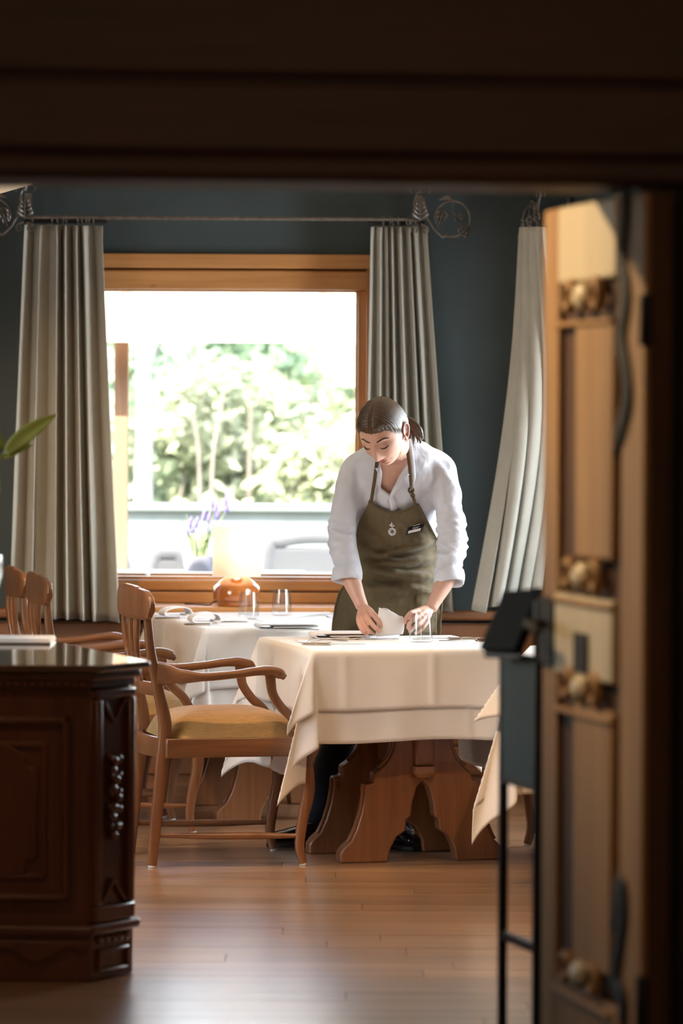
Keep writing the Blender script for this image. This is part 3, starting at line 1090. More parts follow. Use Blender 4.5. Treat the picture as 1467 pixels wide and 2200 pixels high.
# rod and curtain of the bay window: mounted on the angled wall
bs = 0.42
bp_ = AM @ Vector((bs, -0.13, 0))
tz = P(1135, 480, bp_.y).z
bay_rod = empty('curtain_rod', (bp_.x, bp_.y, tz), math.atan2(adir.y, adir.x), 'dark iron curtain rod on the bay wall, seen end on', 'curtain rod', 'wrought-iron curtain rods')
MB().sweep([(-0.02, 0, 0), (1.9, 0, 0)], 0.0075, seg=10).build('rod', M['iron'], bay_rod, smooth=60)
curtain_bracket(bay_rod, 0.0, 0.0, 0.12)
scroll_finial(bay_rod, 0.0, 0.0, -1)
for k in range(9):
    o = bpy.data.objects.new('ring', ringme)
    COL.objects.link(o)
    o.parent = bay_rod
    o.location = (0.04 + k * 0.035, 0, 0)


def bay_curtain():
    rg = random.Random(4)
    folds = 4
    # top edge along the rod, bottom swept aside into the room corner
    t0, t1 = P(1119, 488, bp_.y - 0.02), P(1172, 488, bp_.y - 0.30)
    b0, b1 = P(1025, 1316, bp_.y - 0.05), P(1146, 1266, bp_.y + 0.02)
    org = Vector((b0.x, bp_.y - 0.1, b0.z))
    ph = [rg.uniform(0, 6.28) for _ in range(8)]

    def fn(u, v):
        L = t0.lerp(b0, v)
        Rr = t1.lerp(b1, v)
        # edges hang in soft curves
        L.x += 0.035 * math.sin(PI * v)
        Rr.x += 0.075 * math.sin(PI * min(1, v * 1.0)) ** 1.2
        p = L.lerp(Rr, u)
        a = 2 * PI * folds * (u + 0.03 * math.sin(5 * u + 2 * v))
        c = math.cos(a)
        c = math.copysign(abs(c) ** 0.8, c)
        amp = (0.032 + 0.055 * v) * (0.7 + 0.5 * math.sin(3 * u + 1.0) ** 2)
        p = p + Vector((0.25, -1, 0)).normalized() * (amp * c)
        p.x += 0.014 * math.sin(2 * a) + 0.006 * math.sin(23 * u + 3 * v)
        p.y += 0.012 * math.sin(31 * u + 2 * v + 1)
        p.z += 0.006 * math.sin(6 * u) * v
        return p - org

    root = empty('curtain', org, 0, 'grey linen curtain swept aside on the bay wall, lit along its right edge', 'curtain', 'grey linen curtains')
    MB().grid(fn, folds * 22, 46).build('drape', M['linen'], root, smooth=179, solid=0.003)
    MB().grid(lambda u, v: fn(u, 0.972 + v * 0.004) + Vector((0, -0.0035, 0)), folds * 22, 1).build('hem_stitch', M['linen'], root, smooth=179)


bay_curtain()

# ================================================================== TABLE LAMP ON THE WINDOW BOARD
M['glaze'] = plain('amber_glazed_ceramic', (0.40, 0.125, 0.025), 0.08, coat=1.0, var=0.15, vscale=9)
ms_, nts, bs_ = new_mat('lamp_shade_cloth')
bs_.inputs['Base Color'].default_value = (0.86, 0.80, 0.70, 1)
setp(bs_, rough=0.9)
tr_ = nts.nodes.new('ShaderNodeBsdfTranslucent')
tr_.inputs[0].default_value = (0.95, 0.90, 0.80, 1)
mxs = nts.nodes.new('ShaderNodeMixShader')
mxs.inputs[0].default_value = 0.4
nts.links.new(bs_.outputs[0], mxs.inputs[1])
nts.links.new(tr_.outputs[0], mxs.inputs[2])
nts.links.new(mxs.outputs[0], nts.nodes['Material Output'].inputs[0])
M['shade'] = ms_
LD = 16.22
lb = P(508, 1301, LD)
lamp = empty('table_lamp', (lb.x, LD, 0.779), 0, 'small lit lamp with cream drum shade and amber ceramic base on the window board', 'lamp')
sc_ = LD / FPX
zs = lambda py: P(508, py, LD).z - 0.779
MB().lathe([(40 * sc_, 0), (42 * sc_, 0.004), (43 * sc_, zs(1291)), (50 * sc_, zs(1289)), (51 * sc_, zs(1283)), (51 * sc_, zs(1265)), (48 * sc_, zs(1259)),
            (30 * sc_, zs(1243)), (22 * sc_, zs(1238)), (9 * sc_, zs(1237)), (8 * sc_, zs(1228)), (0, zs(1228))], seg=40).build('base', M['glaze'], lamp, smooth=28)
MB().lathe([(52 * sc_, zs(1237)), (51 * sc_, zs(1130)), (50.3 * sc_, zs(1130)), (51.3 * sc_, zs(1237)), (52 * sc_, zs(1237))], seg=48, cap=False).build('lamp_shade', M['shade'], lamp, smooth=50)
wire = MB()
for k in range(3):
    a = k * 2.1
    wire.sweep([(0, 0, zs(1222)), (51 * sc_ * math.cos(a), 51 * sc_ * math.sin(a), zs(1222))], 0.0015, seg=5)
wire.build('shade_carrier', M['iron_dark'], lamp)
em, nte, be = new_mat('bulb_glass')
be.inputs['Base Color'].default_value = (1, 0.9, 0.7, 1)
be.inputs['Emission Color'].default_value = (1, 0.72, 0.42, 1)
be.inputs['Emission Strength'].default_value = 6.0
bulb = MB().ball((0, 0, zs(1195)), (0.022, 0.022, 0.028), seg=12, rings=8).build('bulb', em, lamp, smooth=179)
pl_ = bpy.data.lights.new('lamp_light', 'POINT')
pl_.energy = 0.9
pl_.color = (1.0, 0.88, 0.72)
pl_.shadow_soft_size = 0.03
lo_ = bpy.data.objects.new('lamp_light', pl_)
COL.objects.link(lo_)
lo_.parent = lamp
lo_.location = (0, 0, zs(1170))
cp = [P(457, 1289, LD - 0.02), P(450, 1293, LD - 0.03), P(446, 1301, LD - 0.02)]
MB().sweep([(-0.08, -0.02, 0.02), (-0.10, -0.03, 0.016), (-0.112, -0.03, 0.004), (-0.16, 0.02, 0.004), (-0.22, 0.06, 0.004)], 0.003, seg=6, n=4).build('cord', M['rubber'], lamp, smooth=60)

# ================================================================== CHAIRS
def ground(px, py, z=0.0):
    dx, dy = px - 733.5, py - HORIZON
    yy = -dx * math.sin(ROLL) + dy * math.cos(ROLL)
    return P(px, py, (CAMH - z) * FPX / yy)


def make_chair():
    t = empty('armchair')
    W, X = M['chair'], M['chair_x']

    def leg(name, path, sizes, y0, glide=True):
        lg = MB().sweep(path, sizes, up=(0, 1, 0), seg=12, pw=5, n=5).build(name, W, t, smooth=50)
        if glide:
            p = path[0]
            MB().lathe([(0.011, 0), (0.013, 0.002), (0.013, 0.009)], (p[0], p[1], 0.0), seg=12).build('glide', M['white_plastic'], lg)
        return lg

    for s in (-1, 1):
        # rear leg runs on as the back post
        leg('rear_leg', [(-0.25, s * .200, .008), (-0.232, s * .200, .20), (-0.213, s * .201, .38), (-0.206, s * .201, .50), (-0.232, s * .199, .63), (-0.258, s * .196, .76), (-0.270, s * .194, .885)],
            [(.017, .014), (.020, .015), (.024, .016), (.023, .016), (.019, .015), (.016, .015), (.014, .014)], s)
        leg('front_leg', [(0.285, s * .232, .008), (0.272, s * .232, .07), (0.283, s * .232, .16), (0.303, s * .232, .27), (0.290, s * .232, .40), (0.288, s * .232, .44)],
            [(.014, .014), (.016, .016), (.018, .017), (.022, .018), (.022, .019), (.020, .019)], s)
        # arm
        MB().sweep([(-0.236, s * .206, .676), (-0.205, s * .212, .674), (-0.150, s * .228, .668), (-0.07, s * .246, .667), (0.03, s * .252, .675), (0.10, s * .250, .684), (0.155, s * .247, .686), (0.192, s * .246, .676), (0.212, s * .246, .662)],
                   [(.012, .038), (.015, .036), (.019, .024), (.022, .015), (.023, .014), (.024, .015), (.026, .018), (.025, .019), (.015, .011)], seg=14, pw=2.8, n=5).build('arm', X, t, smooth=60)
        MB().sweep([(0.160, s * .246, .672), (0.163, s * .246, .640), (0.172, s * .245, .60), (0.203, s * .242, .555), (0.245, s * .238, .515), (0.270, s * .235, .47), (0.283, s * .233, .43)],
                   [(.018, .016), (.017, .015), (.016, .014), (.016, .014), (.017, .014), (.018, .014), (.016, .012)], up=(0, 1, 0), seg=10, pw=4, n=5).build('arm_support', W, t, smooth=50)
        # side seat rail with a scratched bead
        rl = MB().box2((-0.21, s * .236 - .014, .385), (0.285, s * .236 + .014, .452)).build('seat_rail', X, t, bevel=0.004)
        MB().box2((-0.19, s * .252 - .002, .390), (0.27, s * .252 + .001, .396)).build('bead', X, rl)
        # turned side stretcher
        MB().sweep([(-0.236, s * .202, .112), (-0.20, s * .204, .112), (-0.05, s * .212, .108), (0.10, s * .222, .106), (0.24, s * .231, .104), (0.278, s * .232, .104)],
                   [.0075, .009, .013, .0135, .009, .007], seg=10, n=5).build('stretcher', X, t, smooth=60)
    MB().box2((0.272, -.225, .385), (0.300, .225, .452)).build('seat_rail', W, t, bevel=0.004)
    MB().sweep([(-0.212, -.205, .418), (-0.238, -.10, .418), (-0.247, 0, .418), (-0.238, .10, .418), (-0.212, .205, .418)], [(.014, .036)] * 5, seg=12, pw=5, n=5).build('seat_rail', W, t, smooth=50)
    # crest rail: bowed, with rounded shoulders and a notched brow
    pts, sz = [], []
    prof = [(-1.0, .900, .016), (-.97, .905, .034), (-.90, .912, .046), (-.75, .917, .053), (-.55, .919, .0555), (-.46, .919, .0545), (-.40, .921, .058), (-.2, .922, .0605), (0, .922, .061),
            (.2, .922, .0605), (.40, .921, .058), (.46, .919, .0545), (.55, .919, .0555), (.75, .917, .053), (.90, .912, .046), (.97, .905, .034), (1.0, .900, .016)]
    for s, zc, hz in prof:
        pts.append((-0.272 - 0.022 * (1 - s * s), s * 0.290, zc))
        sz.append((.015 if abs(s) < .95 else .011, hz))
    MB().sweep(pts, sz, seg=16, pw=4, n=4).build('crest_rail', W, t, smooth=45)
    MB().sweep([(-0.236, -.197, .622), (-0.262, -.09, .622), (-0.268, 0, .622), (-0.262, .09, .622), (-0.236, .197, .622)], [(.011, .024)] * 5, seg=12, pw=5, n=5).build('back_rail', W, t, smooth=50)
    for y0, y1 in ((0, 0), (-.075, -.125), (.075, .125)):
        MB().sweep([(-0.267, y0, .635), (-0.278, y0 * 1.1, .70), (-0.288, (y0 + y1) / 2, .77), (-0.292, y1 * .93, .83), (-0.290, y1, .880)],
                   [(.013, .008), (.012, .008), (.015, .0085), (.023, .009), (.018, .009)], up=(1, 0, 0), seg=12, pw=4, n=5).build('slat', W, t, smooth=50)
    # upholstered seat
    vs_, fs = [], []
    nr_, na = 9, 40
    for i in range(nr_ + 1):
        r = i / nr_
        for q in range(na):
            a = 2 * PI * q / na
            c, s = math.cos(a), math.sin(a)
            k = (abs(c) ** 6 + abs(s) ** 6) ** (-1 / 6)
            xx, yy = c * k * r, s * k * r
            zz = 0.449 + 0.098 * max(0.0, 1 - r ** 3.2) ** 0.55
            wy = 0.218 + 0.022 * (xx * .5 + .5)
            vs_.append((0.040 + xx * 0.250, yy * wy, zz))
    for i in range(nr_):
        for q in range(na):
            a, b = i * na + q, i * na + (q + 1) % na
            fs.append((a, b, b + na, a + na))
    fs.append(tuple((nr_) * na + q for q in range(na)))
    mb = MB().add(vs_, fs)
    mb.build('seat_cushion', M['seat'], t, smooth=70)
    return t


FR = R(12.5)


def place_chair(first, foot_px, foot_local, rz, label, grp='stained wooden armchairs'):
    c = chair0 if first else copy_tree(chair0)
    g = ground(*foot_px)
    off = Matrix.Rotation(rz, 3, 'Z') @ Vector((foot_local[0], foot_local[1], 0))
    c.location = (g.x - off.x, g.y - off.y, 0)
    c.rotation_euler = (0, 0, rz)
    return tag(c, label, 'chair', grp)


chair0 = make_chair()
cA = place_chair(True, (326, 1864), (-0.25, -0.20), R(14), 'stained wooden armchair with mustard seat at the left of the front table')
cB = place_chair(False, (414, 1790), (0.285, -0.232), R(12), 'wooden armchair at the back table, its crest rail just right of the left-edge chair')
cC = copy_tree(chair0)
cC.location = (cB.location.x - 0.135, cB.location.y + 0.56, 0)
cC.rotation_euler = (0, 0, R(12))
tag(cC, 'wooden armchair cut by the left photo edge, nearest the left curtain', 'chair', 'stained wooden armchairs')
cD = copy_tree(chair0)
cD.location = (1.02, 13.98, 0)
cD.rotation_euler = (0, 0, R(192))
tag(cD, 'wooden armchair on the far right side of the front table, mostly hidden', 'chair', 'stained wooden armchairs')

# ================================================================== TABLES
TH_Z = 0.755


def trestle_profile():
    h = [(0.30, 0.0), (0.30, 0.035), (0.285, 0.055), (0.262, 0.075), (0.240, 0.12), (0.222, 0.18), (0.213, 0.235), (0.211, 0.275), (0.180, 0.280), (0.178, 0.315),
         (0.155, 0.33), (0.122, 0.365), (0.105, 0.41), (0.100, 0.455), (0.115, 0.50), (0.16, 0.54), (0.20, 0.58), (0.20, 0.70)]
    inner = [(0.125, 0.0), (0.118, 0.045), (0.095, 0.090), (0.062, 0.110), (0.060, 0.150), (0.044, 0.158), (0.038, 0.21), (0.022, 0.265), (0.0, 0.288)]
    right = h
    outer = [(-x, z) for x, z in reversed(h)]
    return right + outer + [(-x, z) for x, z in inner] + [(x, z) for x, z in reversed(inner[:-1])]


def make_table(corner_px, w, d, rz, label, panels=(0.10, 0.40), xo=(0, 0), thick=0.075):
    g = ground(corner_px[0], corner_px[1], TH_Z)
    rm = Matrix.Rotation(rz, 3, 'Z')
    o_ = rm @ Vector((-w / 2, -d / 2, 0))
    c = Vector((g.x - o_.x, g.y - o_.y, 0))
    root = empty('dining_table', c, rz, label, 'table', 'trestle dining tables')
    MB().box2((-w / 2, -d / 2, TH_Z - 0.04), (w / 2, d / 2, TH_Z - 0.004)).build('tabletop', M['trestle'], root, bevel=0.006)
    prof = trestle_profile()
    for yy, xx in zip(panels, xo):
        y0 = -d / 2 + yy
        p = MB().prism(prof, y0, y0 + thick).build('trestle_panel', M['trestle'], root, bevel=0.006, seg=2)
        p.location.x = xx
        # carved beads along both outer edges of the panel
        for s in (-1, 1):
            for a, b in (((0.262, 0.075), None), ):
                pts = [(s * 0.268, y0 + .016, .074), (s * 0.246, y0 + .016, .12), (s * 0.228, y0 + .016, .18), (s * 0.219, y0 + .016, .235), (s * 0.217, y0 + .016, .272)]
                MB().sweep(pts, .007, up=(0, 1, 0), seg=6, n=3).build('bead', M['trestle'], p, smooth=60)
                pts = [(s * 0.160, y0 + .016, .335), (s * 0.127, y0 + .016, .367), (s * 0.110, y0 + .016, .41), (s * 0.105, y0 + .016, .455)]
                MB().sweep(pts, .007, up=(0, 1, 0), seg=6, n=3).build('bead', M['trestle'], p, smooth=60)
    # drop pendant between the legs and the tie beam
    yb = -d / 2 + panels[0]
    MB().box2((xo[0] - 0.035, yb - 0.03, 0.34), (xo[0] + 0.035, yb + 0.01, 0.62)).build('pendant', M['trestle'], root, bevel=0.012, seg=3)
    MB().sweep([(xo[0], yb - .01, .30), (xo[0], yb - .01, .315), (xo[0], yb - .01, .34)], [(.030, .022), (.042, .03), (.040, .028)], up=(0, 1, 0), seg=14, pw=4, n=4).build('pendant_knob', M['trestle'], root, smooth=50)
    MB().box2((-0.03, yb + thick, 0.34), (0.03, -d / 2 + panels[-1], 0.46)).build('tie_beam', M['trestle'], root, bevel=0.006)
    return root


def make_cloth(table, w, d, ox_, oyf, oyb, z, label, flare=0.34, wave=0.008, seed=1, creases=((), ()), oxl=None, grp='white tablecloths', name='tablecloth', res=0.014, lean=None, face_flare=0.05, peak=0.25):
    rg = random.Random(seed)
    ph = [rg.uniform(0, 6.28) for _ in range(6)]
    hw, hd = w / 2 + 0.004, d / 2 + 0.004
    oxl = ox_ if oxl is None else oxl
    A = [-hw - oxl, hw + ox_]
    B = [-hd - oyf, hd + oyb]
    rb = 0.014
    nx = int((A[1] - A[0]) / res)
    ny = int((B[1] - B[0]) / res)

    def bend(s):
        if s < rb * PI / 2:
            return rb * math.sin(s / rb), rb * (1 - math.cos(s / rb))
        return rb, rb + (s - rb * PI / 2)

    def fn(u, v):
        a = A[0] + (A[1] - A[0]) * u
        b = B[0] + (B[1] - B[0]) * v
        sx, sy = (1 if a > 0 else -1), (1 if b > 0 else -1)
        ex, ey = max(0, abs(a) - hw), max(0, abs(b) - hd)
        cr = 0.0
        for c0 in creases[0]:
            cr += 0.006 * math.exp(-((a - c0) / 0.008) ** 2)
        for c0 in creases[1]:
            cr += 0.0035 * math.exp(-((b - c0) / 0.007) ** 2)
        if ex == 0 and ey == 0:
            return Vector((a, b, z + cr * 0.5))
        if ey == 0:
            h, vv = bend(ex)
            wv = wave * math.sin(b * 17 + ph[0]) * min(1, vv / 0.2) + 0.5 * wave * math.sin(b * 41 + ph[1]) * min(1, vv / 0.2)
            edge = math.exp(-(hd - abs(b)) / 0.06)
            return Vector((sx * (hw + h + face_flare * vv + wv * (1 - edge) + cr), b, z - vv))
        if ex == 0:
            h, vv = bend(ey)
            wv = wave * math.sin(a * 13 + ph[2]) * min(1, vv / 0.2) + 0.4 * wave * math.sin(a * 37 + ph[3]) * min(1, vv / 0.2)
            edge = math.exp(-(hw - abs(a)) / 0.06)
            dz = 0.006 * math.sin(a * 9 + ph[4]) * min(1, vv / 0.25)
            return Vector((a, sy * (hd + h + face_flare * vv + wv * (1 - edge) + cr), z - vv - dz))
        r = math.hypot(ex, ey)
        th = math.atan2(ey, ex)
        h, vv = bend(r)
        th0 = PI * peak
        tri = th / th0 if th < th0 else (PI / 2 - th) / (PI / 2 - th0)
        tri = tri ** 0.85
        ln = lean or (flare, flare)
        fl = face_flare + tri * flare
        k = math.cos(math.atan(fl)) if fl < 3 else 0.3
        # the flap leans out along the diagonal; its two faces run back to the table faces
        phi = th
        dxv = h * math.cos(phi) + vv * k * (face_flare * math.cos(phi) + tri * ln[0] * 0.75)
        dyv = h * math.sin(phi) + vv * k * (face_flare * math.sin(phi) + tri * ln[1] * 0.75)
        bul = vv * math.exp(-((th - 1.20) / 0.24) ** 2)
        dxv -= 0.15 * bul
        dyv += 0.10 * bul
        fold = 0.10 * vv * math.sin(4 * th) * 0.5
        return Vector((sx * (hw + dxv - fold * 0.6), sy * (hd + dyv + fold * 0.6), z - vv * k))

    o = MB().grid(fn, nx, ny).build(name, M['cloth'], None, smooth=179, solid=0.0022)
    o.location = table.location
    o.rotation_euler = table.rotation_euler
    return tag(o, label, 'tablecloth', grp)


T1W, T1D = 0.70, 0.82
t1 = make_table((681, 1400), T1W, T1D, R(13.5), 'pine trestle table in front, where the waitress works', xo=(0.062, 0.02))
make_cloth(t1, T1W, T1D, 0.47, 0.325, 0.30, TH_Z + 0.001, 'lower white cloth on the front table, hanging longest at its left corner', 0.30, 0.005, 3,
           ((0.19,), ()), lean=(0.34, 0.12), peak=0.19)
make_cloth(t1, T1W + 0.02, T1D + 0.02, 0.235, 0.215, 0.20, TH_Z + 0.0045, 'upper white cloth on the front table with pressed creases', 0.36, 0.005, 3,
           ((-0.255, 0.065), (-0.1,)), lean=(0.46, 0.14), peak=0.19)
T2W, T2D = 0.72, 1.18
t2 = make_table((447, 1353), T2W, T2D, R(12.5), 'pine trestle table at the back, under the window board', panels=(0.12, 0.75))
make_cloth(t2, T2W, T2D, 0.36, 0.36, 0.12, TH_Z + 0.001, 'lower white cloth on the back table', 0.30, 0.009, 6, ((0.0,), ()), lean=(0.28, 0.20), peak=0.2)
make_cloth(t2, T2W + 0.02, T2D + 0.02, 0.235, 0.24, 0.10, TH_Z + 0.0045, 'upper white cloth on the back table with soft side folds', 0.40, 0.009, 6,
           ((-0.18,), (0.2,)), lean=(0.42, 0.20))
T3W, T3D = 0.72, 0.9
t3 = make_table((1120, 1424), T3W, T3D, R(-6), 'pine trestle table at the right, behind the menu stand', panels=(0.22, 0.60))
make_cloth(t3, T3W, T3D, 0.44, 0.45, 0.35, TH_Z + 0.001, 'lower cream cloth on the right table with a deep hanging corner', 0.22, 0.010, 8, lean=(0.36, 0.10), peak=0.17)
make_cloth(t3, T3W + 0.02, T3D + 0.02, 0.19, 0.19, 0.2, TH_Z + 0.0045, 'upper cream cloth on the right table, its corner sticking out', 0.75, 0.006, 8, lean=(0.85, 0.3))

# ================================================================== TABLEWARE
def band(mb, curve, y0, y1, th, n=5):
    """folded cloth: a curve in (x, z) with thickness, run along y with soft edges"""
    pts = catmull([(x, 0, z) for x, z in curve], n)
    mb.sweep([(p.x, (y0 + y1) / 2, p.z) for p in pts], [((y1 - y0) / 2, th / 2)] * len(pts), up=(0, 0, 1) if False else (0, 1, 0), seg=4, n=1, phase=PI / 4)


def ribbon(curve, wd, th, n=6):
    """closed strip mesh of a curve in (x, z) extruded in y by wd, thickness th"""
    pts = catmull([(x, 0, z) for x, z in curve], n)
    L, Rr = [], []
    for i, p in enumerate(pts):
        t = (pts[min(i + 1, len(pts) - 1)] - pts[max(i - 1, 0)]).normalized()
        nr = Vector((-t.z, 0, t.x))
        L.append(p + nr * th / 2)
        Rr.append(p - nr * th / 2)
    poly = [(p.x, p.z) for p in L] + [(p.x, p.z) for p in reversed(Rr)]
    vs_, fs = [], []
    ny = 6
    m = len(L)
    for j in range(ny + 1):
        y = -wd / 2 + wd * j / ny
        vs_ += [(x, y, z) for x, z in poly]
    k = len(poly)
    for j in range(ny):
        for i in range(k):
            a, b = j * k + i, j * k + (i + 1) % k
            fs.append((a, b, b + k, a + k))
    for j in (0, ny):
        for i in range(m - 1):
            a, b = j * k + i, j * k + i + 1
            c, d = j * k + (k - 2 - i), j * k + (k - 1 - i)
            fs.append((a, b, c, d) if j else (d, c, b, a))
    return MB().add(vs_, fs)


TOPZ = TH_Z + 0.0062
NG = 'folded white napkins'


def napkin(px, py, rz, curve, wd, th, label):
    g = ground(px, py, TOPZ)
    o = ribbon(curve, wd, th).build('napkin', M['napkin'], None, smooth=50)
    o.location = (g.x, g.y, TOPZ + th / 2 + 0.0005)
    o.rotation_euler = (0, 0, rz)
    return tag(o, label, 'napkin', NG)


flat = [(0.115, 0.0), (0.05, 0.0), (-0.09, 0.001), (-0.112, 0.005), (-0.116, 0.010), (-0.112, 0.0155), (-0.09, 0.018), (0.0, 0.0185), (0.085, 0.018), (0.108, 0.0145), (0.098, 0.0105), (0.03, 0.0095), (-0.06, 0.009)]
loop = [(0.075, 0.0), (0.02, 0.0), (-0.045, 0.001), (-0.060, 0.010), (-0.050, 0.024), (-0.02, 0.034), (0.02, 0.036), (0.046, 0.028), (0.056, 0.012), (0.050, 0.006), (0.03, 0.0045)]
low = [(0.06, 0.0), (-0.06, 0.001), (-0.01, 0.012), (0.04, 0.015), (0.062, 0.010), (0.064, 0.004)]
napkin(616, 1352, R(8), flat, 0.15, 0.0048, 'flat folded napkin at the front edge of the back table')
napkin(737, 1371, R(10), flat, 0.16, 0.0042, 'flat folded napkin on the front table, next to the waitress')
napkin(378, 1324, R(18), loop, 0.10, 0.0035, 'looped napkin at the far left corner of the back table')
napkin(440, 1337, R(14), loop, 0.10, 0.0035, 'looped napkin left of the lamp on the back table')
napkin(498, 1338, R(4), low, 0.10, 0.0035, 'low folded napkin in front of the lamp')


def knife():
    t = empty('table_knife')
    MB().sweep([(-0.115, 0, .006), (-0.105, 0, .006), (-0.06, 0, .006), (-0.02, 0, .006), (-0.012, 0, .006), (-0.006, 0, .006)], [(.003, .003), (.0065, .005), (.0075, .0055), (.006, .005), (.009, .0065), (.004, .003)], seg=10, n=4).build('handle', M['steel'], t, smooth=60)
    MB().sweep([(-0.008, 0, .006), (0.03, 0, .006), (0.075, 0, .006), (0.105, .004, .006), (0.115, .006, .006)], [(.004, .002), (.0085, .0012), (.0095, .001), (.007, .0008), (.001, .0005)], seg=8, n=4).build('blade', M['steel'], t, smooth=40)
    return t


def fork():
    t = empty('table_fork')
    MB().sweep([(-0.11, 0, .004), (-0.09, 0, .005), (-0.03, 0, .010), (0.03, 0, .014), (0.05, 0, .008)], [(.006, .0015), (.0085, .0018), (.004, .002), (.003, .002), (.011, .0012)], seg=8, n=4).build('handle', M['steel'], t, smooth=60)
    for k in range(4):
        y = (k - 1.5) * .0062
        MB().sweep([(0.047, y, .008), (0.07, y, .005), (0.095, y, .013)], [(.0019, .001), (.0018, .001), (.0008, .0006)], seg=6, n=4).build('tine', M['steel'], t, smooth=60)
    return t


def spoon():
    t = empty('table_spoon')
    MB().sweep([(-0.10, 0, .004), (-0.08, 0, .005), (-0.02, 0, .010), (0.035, 0, .012), (0.05, 0, .008)], [(.006, .0015), (.0085, .0018), (.004, .002), (.003, .002), (.006, .0014)], seg=8, n=4).build('handle', M['steel'], t, smooth=60)
    MB().sweep([(0.045, 0, .009), (0.06, 0, .005), (0.08, 0, .004), (0.10, 0, .008)], [(.004, .001), (.016, .0015), (.018, .0015), (.003, .001)], seg=10, n=4).build('bowl', M['steel'], t, smooth=60)
    return t


K0, F0, S0 = knife(), fork(), spoon()
used = set()


def lay(proto, px, py, rz, label, tilt=0.0, lift=0.0):
    o = proto if proto.name not in used else copy_tree(proto)
    used.add(proto.name)
    g = ground(px, py, TOPZ)
    o.location = (g.x, g.y, TOPZ + lift)
    o.rotation_euler = (0, tilt, rz)
    return tag(o, label, 'cutlery', 'steel table cutlery')


lay(K0, 716, 1387, R(2), 'steel knife nearest the front edge of the front table')
lay(F0, 728, 1378, R(24), 'steel fork beside the knife on the left of the front table')
lay(S0, 690, 1380, R(200), 'steel spoon behind the knife at the left of the front table')
lay(K0, 958, 1375, R(170), 'steel knife right of the drinking glass on the front table')
lay(F0, 1000, 1381, R(-32), 'steel fork at the right end of the front table')
lay(S0, 1015, 1376, R(200), 'steel spoon at the right end of the front table, by the menu stand')
lay(K0, 458, 1344, R(5), 'steel knife in front of the looped napkins on the back table')
lay(K0, 392, 1330, R(10), 'steel knife beside the far left napkin on the back table')
lay(F0, 512, 1335, R(-165), 'steel fork beside the low napkin on the back table')
lay(F0, 682, 1329, R(-28), 'steel fork on the back table close to the apron')
lay(S0, 694, 1325, R(-12), 'steel spoon on the back table close to the apron')


def tumbler(px, py_bot, py_top, wtop, wbot, label):
    g = ground(px, py_bot - 3, TOPZ)
    s = g.y / FPX
    h = (py_bot - py_top - 4) * s
    rt, rb_ = wtop / 2 * s, wbot / 2 * s
    o = MB().lathe([(0, 0), (rb_ * .86, 0), (rb_ * .97, .004), (rb_, .010), (rb_ + (rt - rb_) * .5, h * .5), (rt, h), (rt - .0013, h), (rb_ + (rt - rb_) * .5 - .0016, h * .5), (rb_ - .003, .014), (rb_ * .8, .010), (0, .009)], seg=40).build('drinking_glass', M['glass'], None, smooth=40)
    o.location = (g.x, g.y, TOPZ)
    return tag(o, label, 'glass', 'tapered drinking glasses')


tumbler(904, 1382, 1316, 39, 53, 'tapered drinking glass on the front table, before the hand')
tumbler(534, 1332, 1271, 38, 46, 'drinking glass on the back table in front of the lamp base')
tumbler(605, 1325, 1265, 36, 45, 'drinking glass on the back table right of the lamp')

# ================================================================== CARVED CABINET, LEFT
CD = 10.70
cb = [(-2.0, 10.70), (-0.698, 10.70), (-0.593, 10.868), (-0.905, 11.74), (-2.0, 11.74)]


def offset(poly, d):
    n = len(poly)
    out = []
    for i in range(n):
        p0, p1, p2 = Vector(poly[i - 1]), Vector(poly[i]), Vector(poly[(i + 1) % n])
        e1, e2 = (p1 - p0).normalized(), (p2 - p1).normalized()
        n1, n2 = Vector((e1.y, -e1.x)), Vector((e2.y, -e2.x))
        b = (n1 + n2).normalized()
        out.append(tuple(p1 + b * (d / max(0.4, b.dot(n1)))))
    return out


cab = empty('carved_cabinet', (-1.0, 11.2, 0), 0, 'dark carved walnut cabinet with chamfered corner at the left edge', 'cabinet')
cpos = Vector((1.0, -11.2, 0))


def cpoly(d):
    return [(x + cpos.x, y + cpos.y) for x, y in offset(cb, d)]


body = MB().plan(cpoly(0.0), 0.155, 0.83).build('body', M['cabinet'], cab, bevel=0.003)
MB().plan(cpoly(0.052), 0.862, 0.883).build('top', M['cabinet_top'], cab, bevel=0.007, seg=3)
cor = MB().plan(cpoly(0.028), 0.836, 0.862).build('cornice', M['cabinet_x'], cab, bevel=0.008, seg=3)
MB().plan(cpoly(0.012), 0.815, 0.838).build('frieze', M['cabinet_x'], cab, bevel=0.003)
MB().plan(cpoly(0.030), 0.128, 0.158).build('base_moulding', M['cabinet_x'], cab, bevel=0.010, seg=3)
pl_th = MB().plan(cpoly(0.010), 0.0, 0.130).build('plinth', M['cabinet'], cab, bevel=0.004)
# dentils under the cornice
fx0 = -1.62
dent = MB().box2((-0.007, -0.012, -0.006), (0.007, 0.004, 0.006)).mesh('dentil')
dent.materials.append(M['cabinet'])
for k in range(40):
    x = -0.715 - k * 0.023
    o = bpy.data.objects.new('dentil', dent)
    COL.objects.link(o)
    o.parent = cor
    o.location = (x + cpos.x, CD - 0.016 + cpos.y, 0.830)


def cfront(name, poly, depth, mat, parent, d0=0.0, bevel=0.004):
    """poly in world x / z, standing proud of the front face by depth"""
    mb = MB().prism([(x + cpos.x, z) for x, z in poly], CD + cpos.y - d0 - depth, CD + cpos.y + 0.006)
    return mb.build(name, mat, parent, bevel=bevel, seg=2)


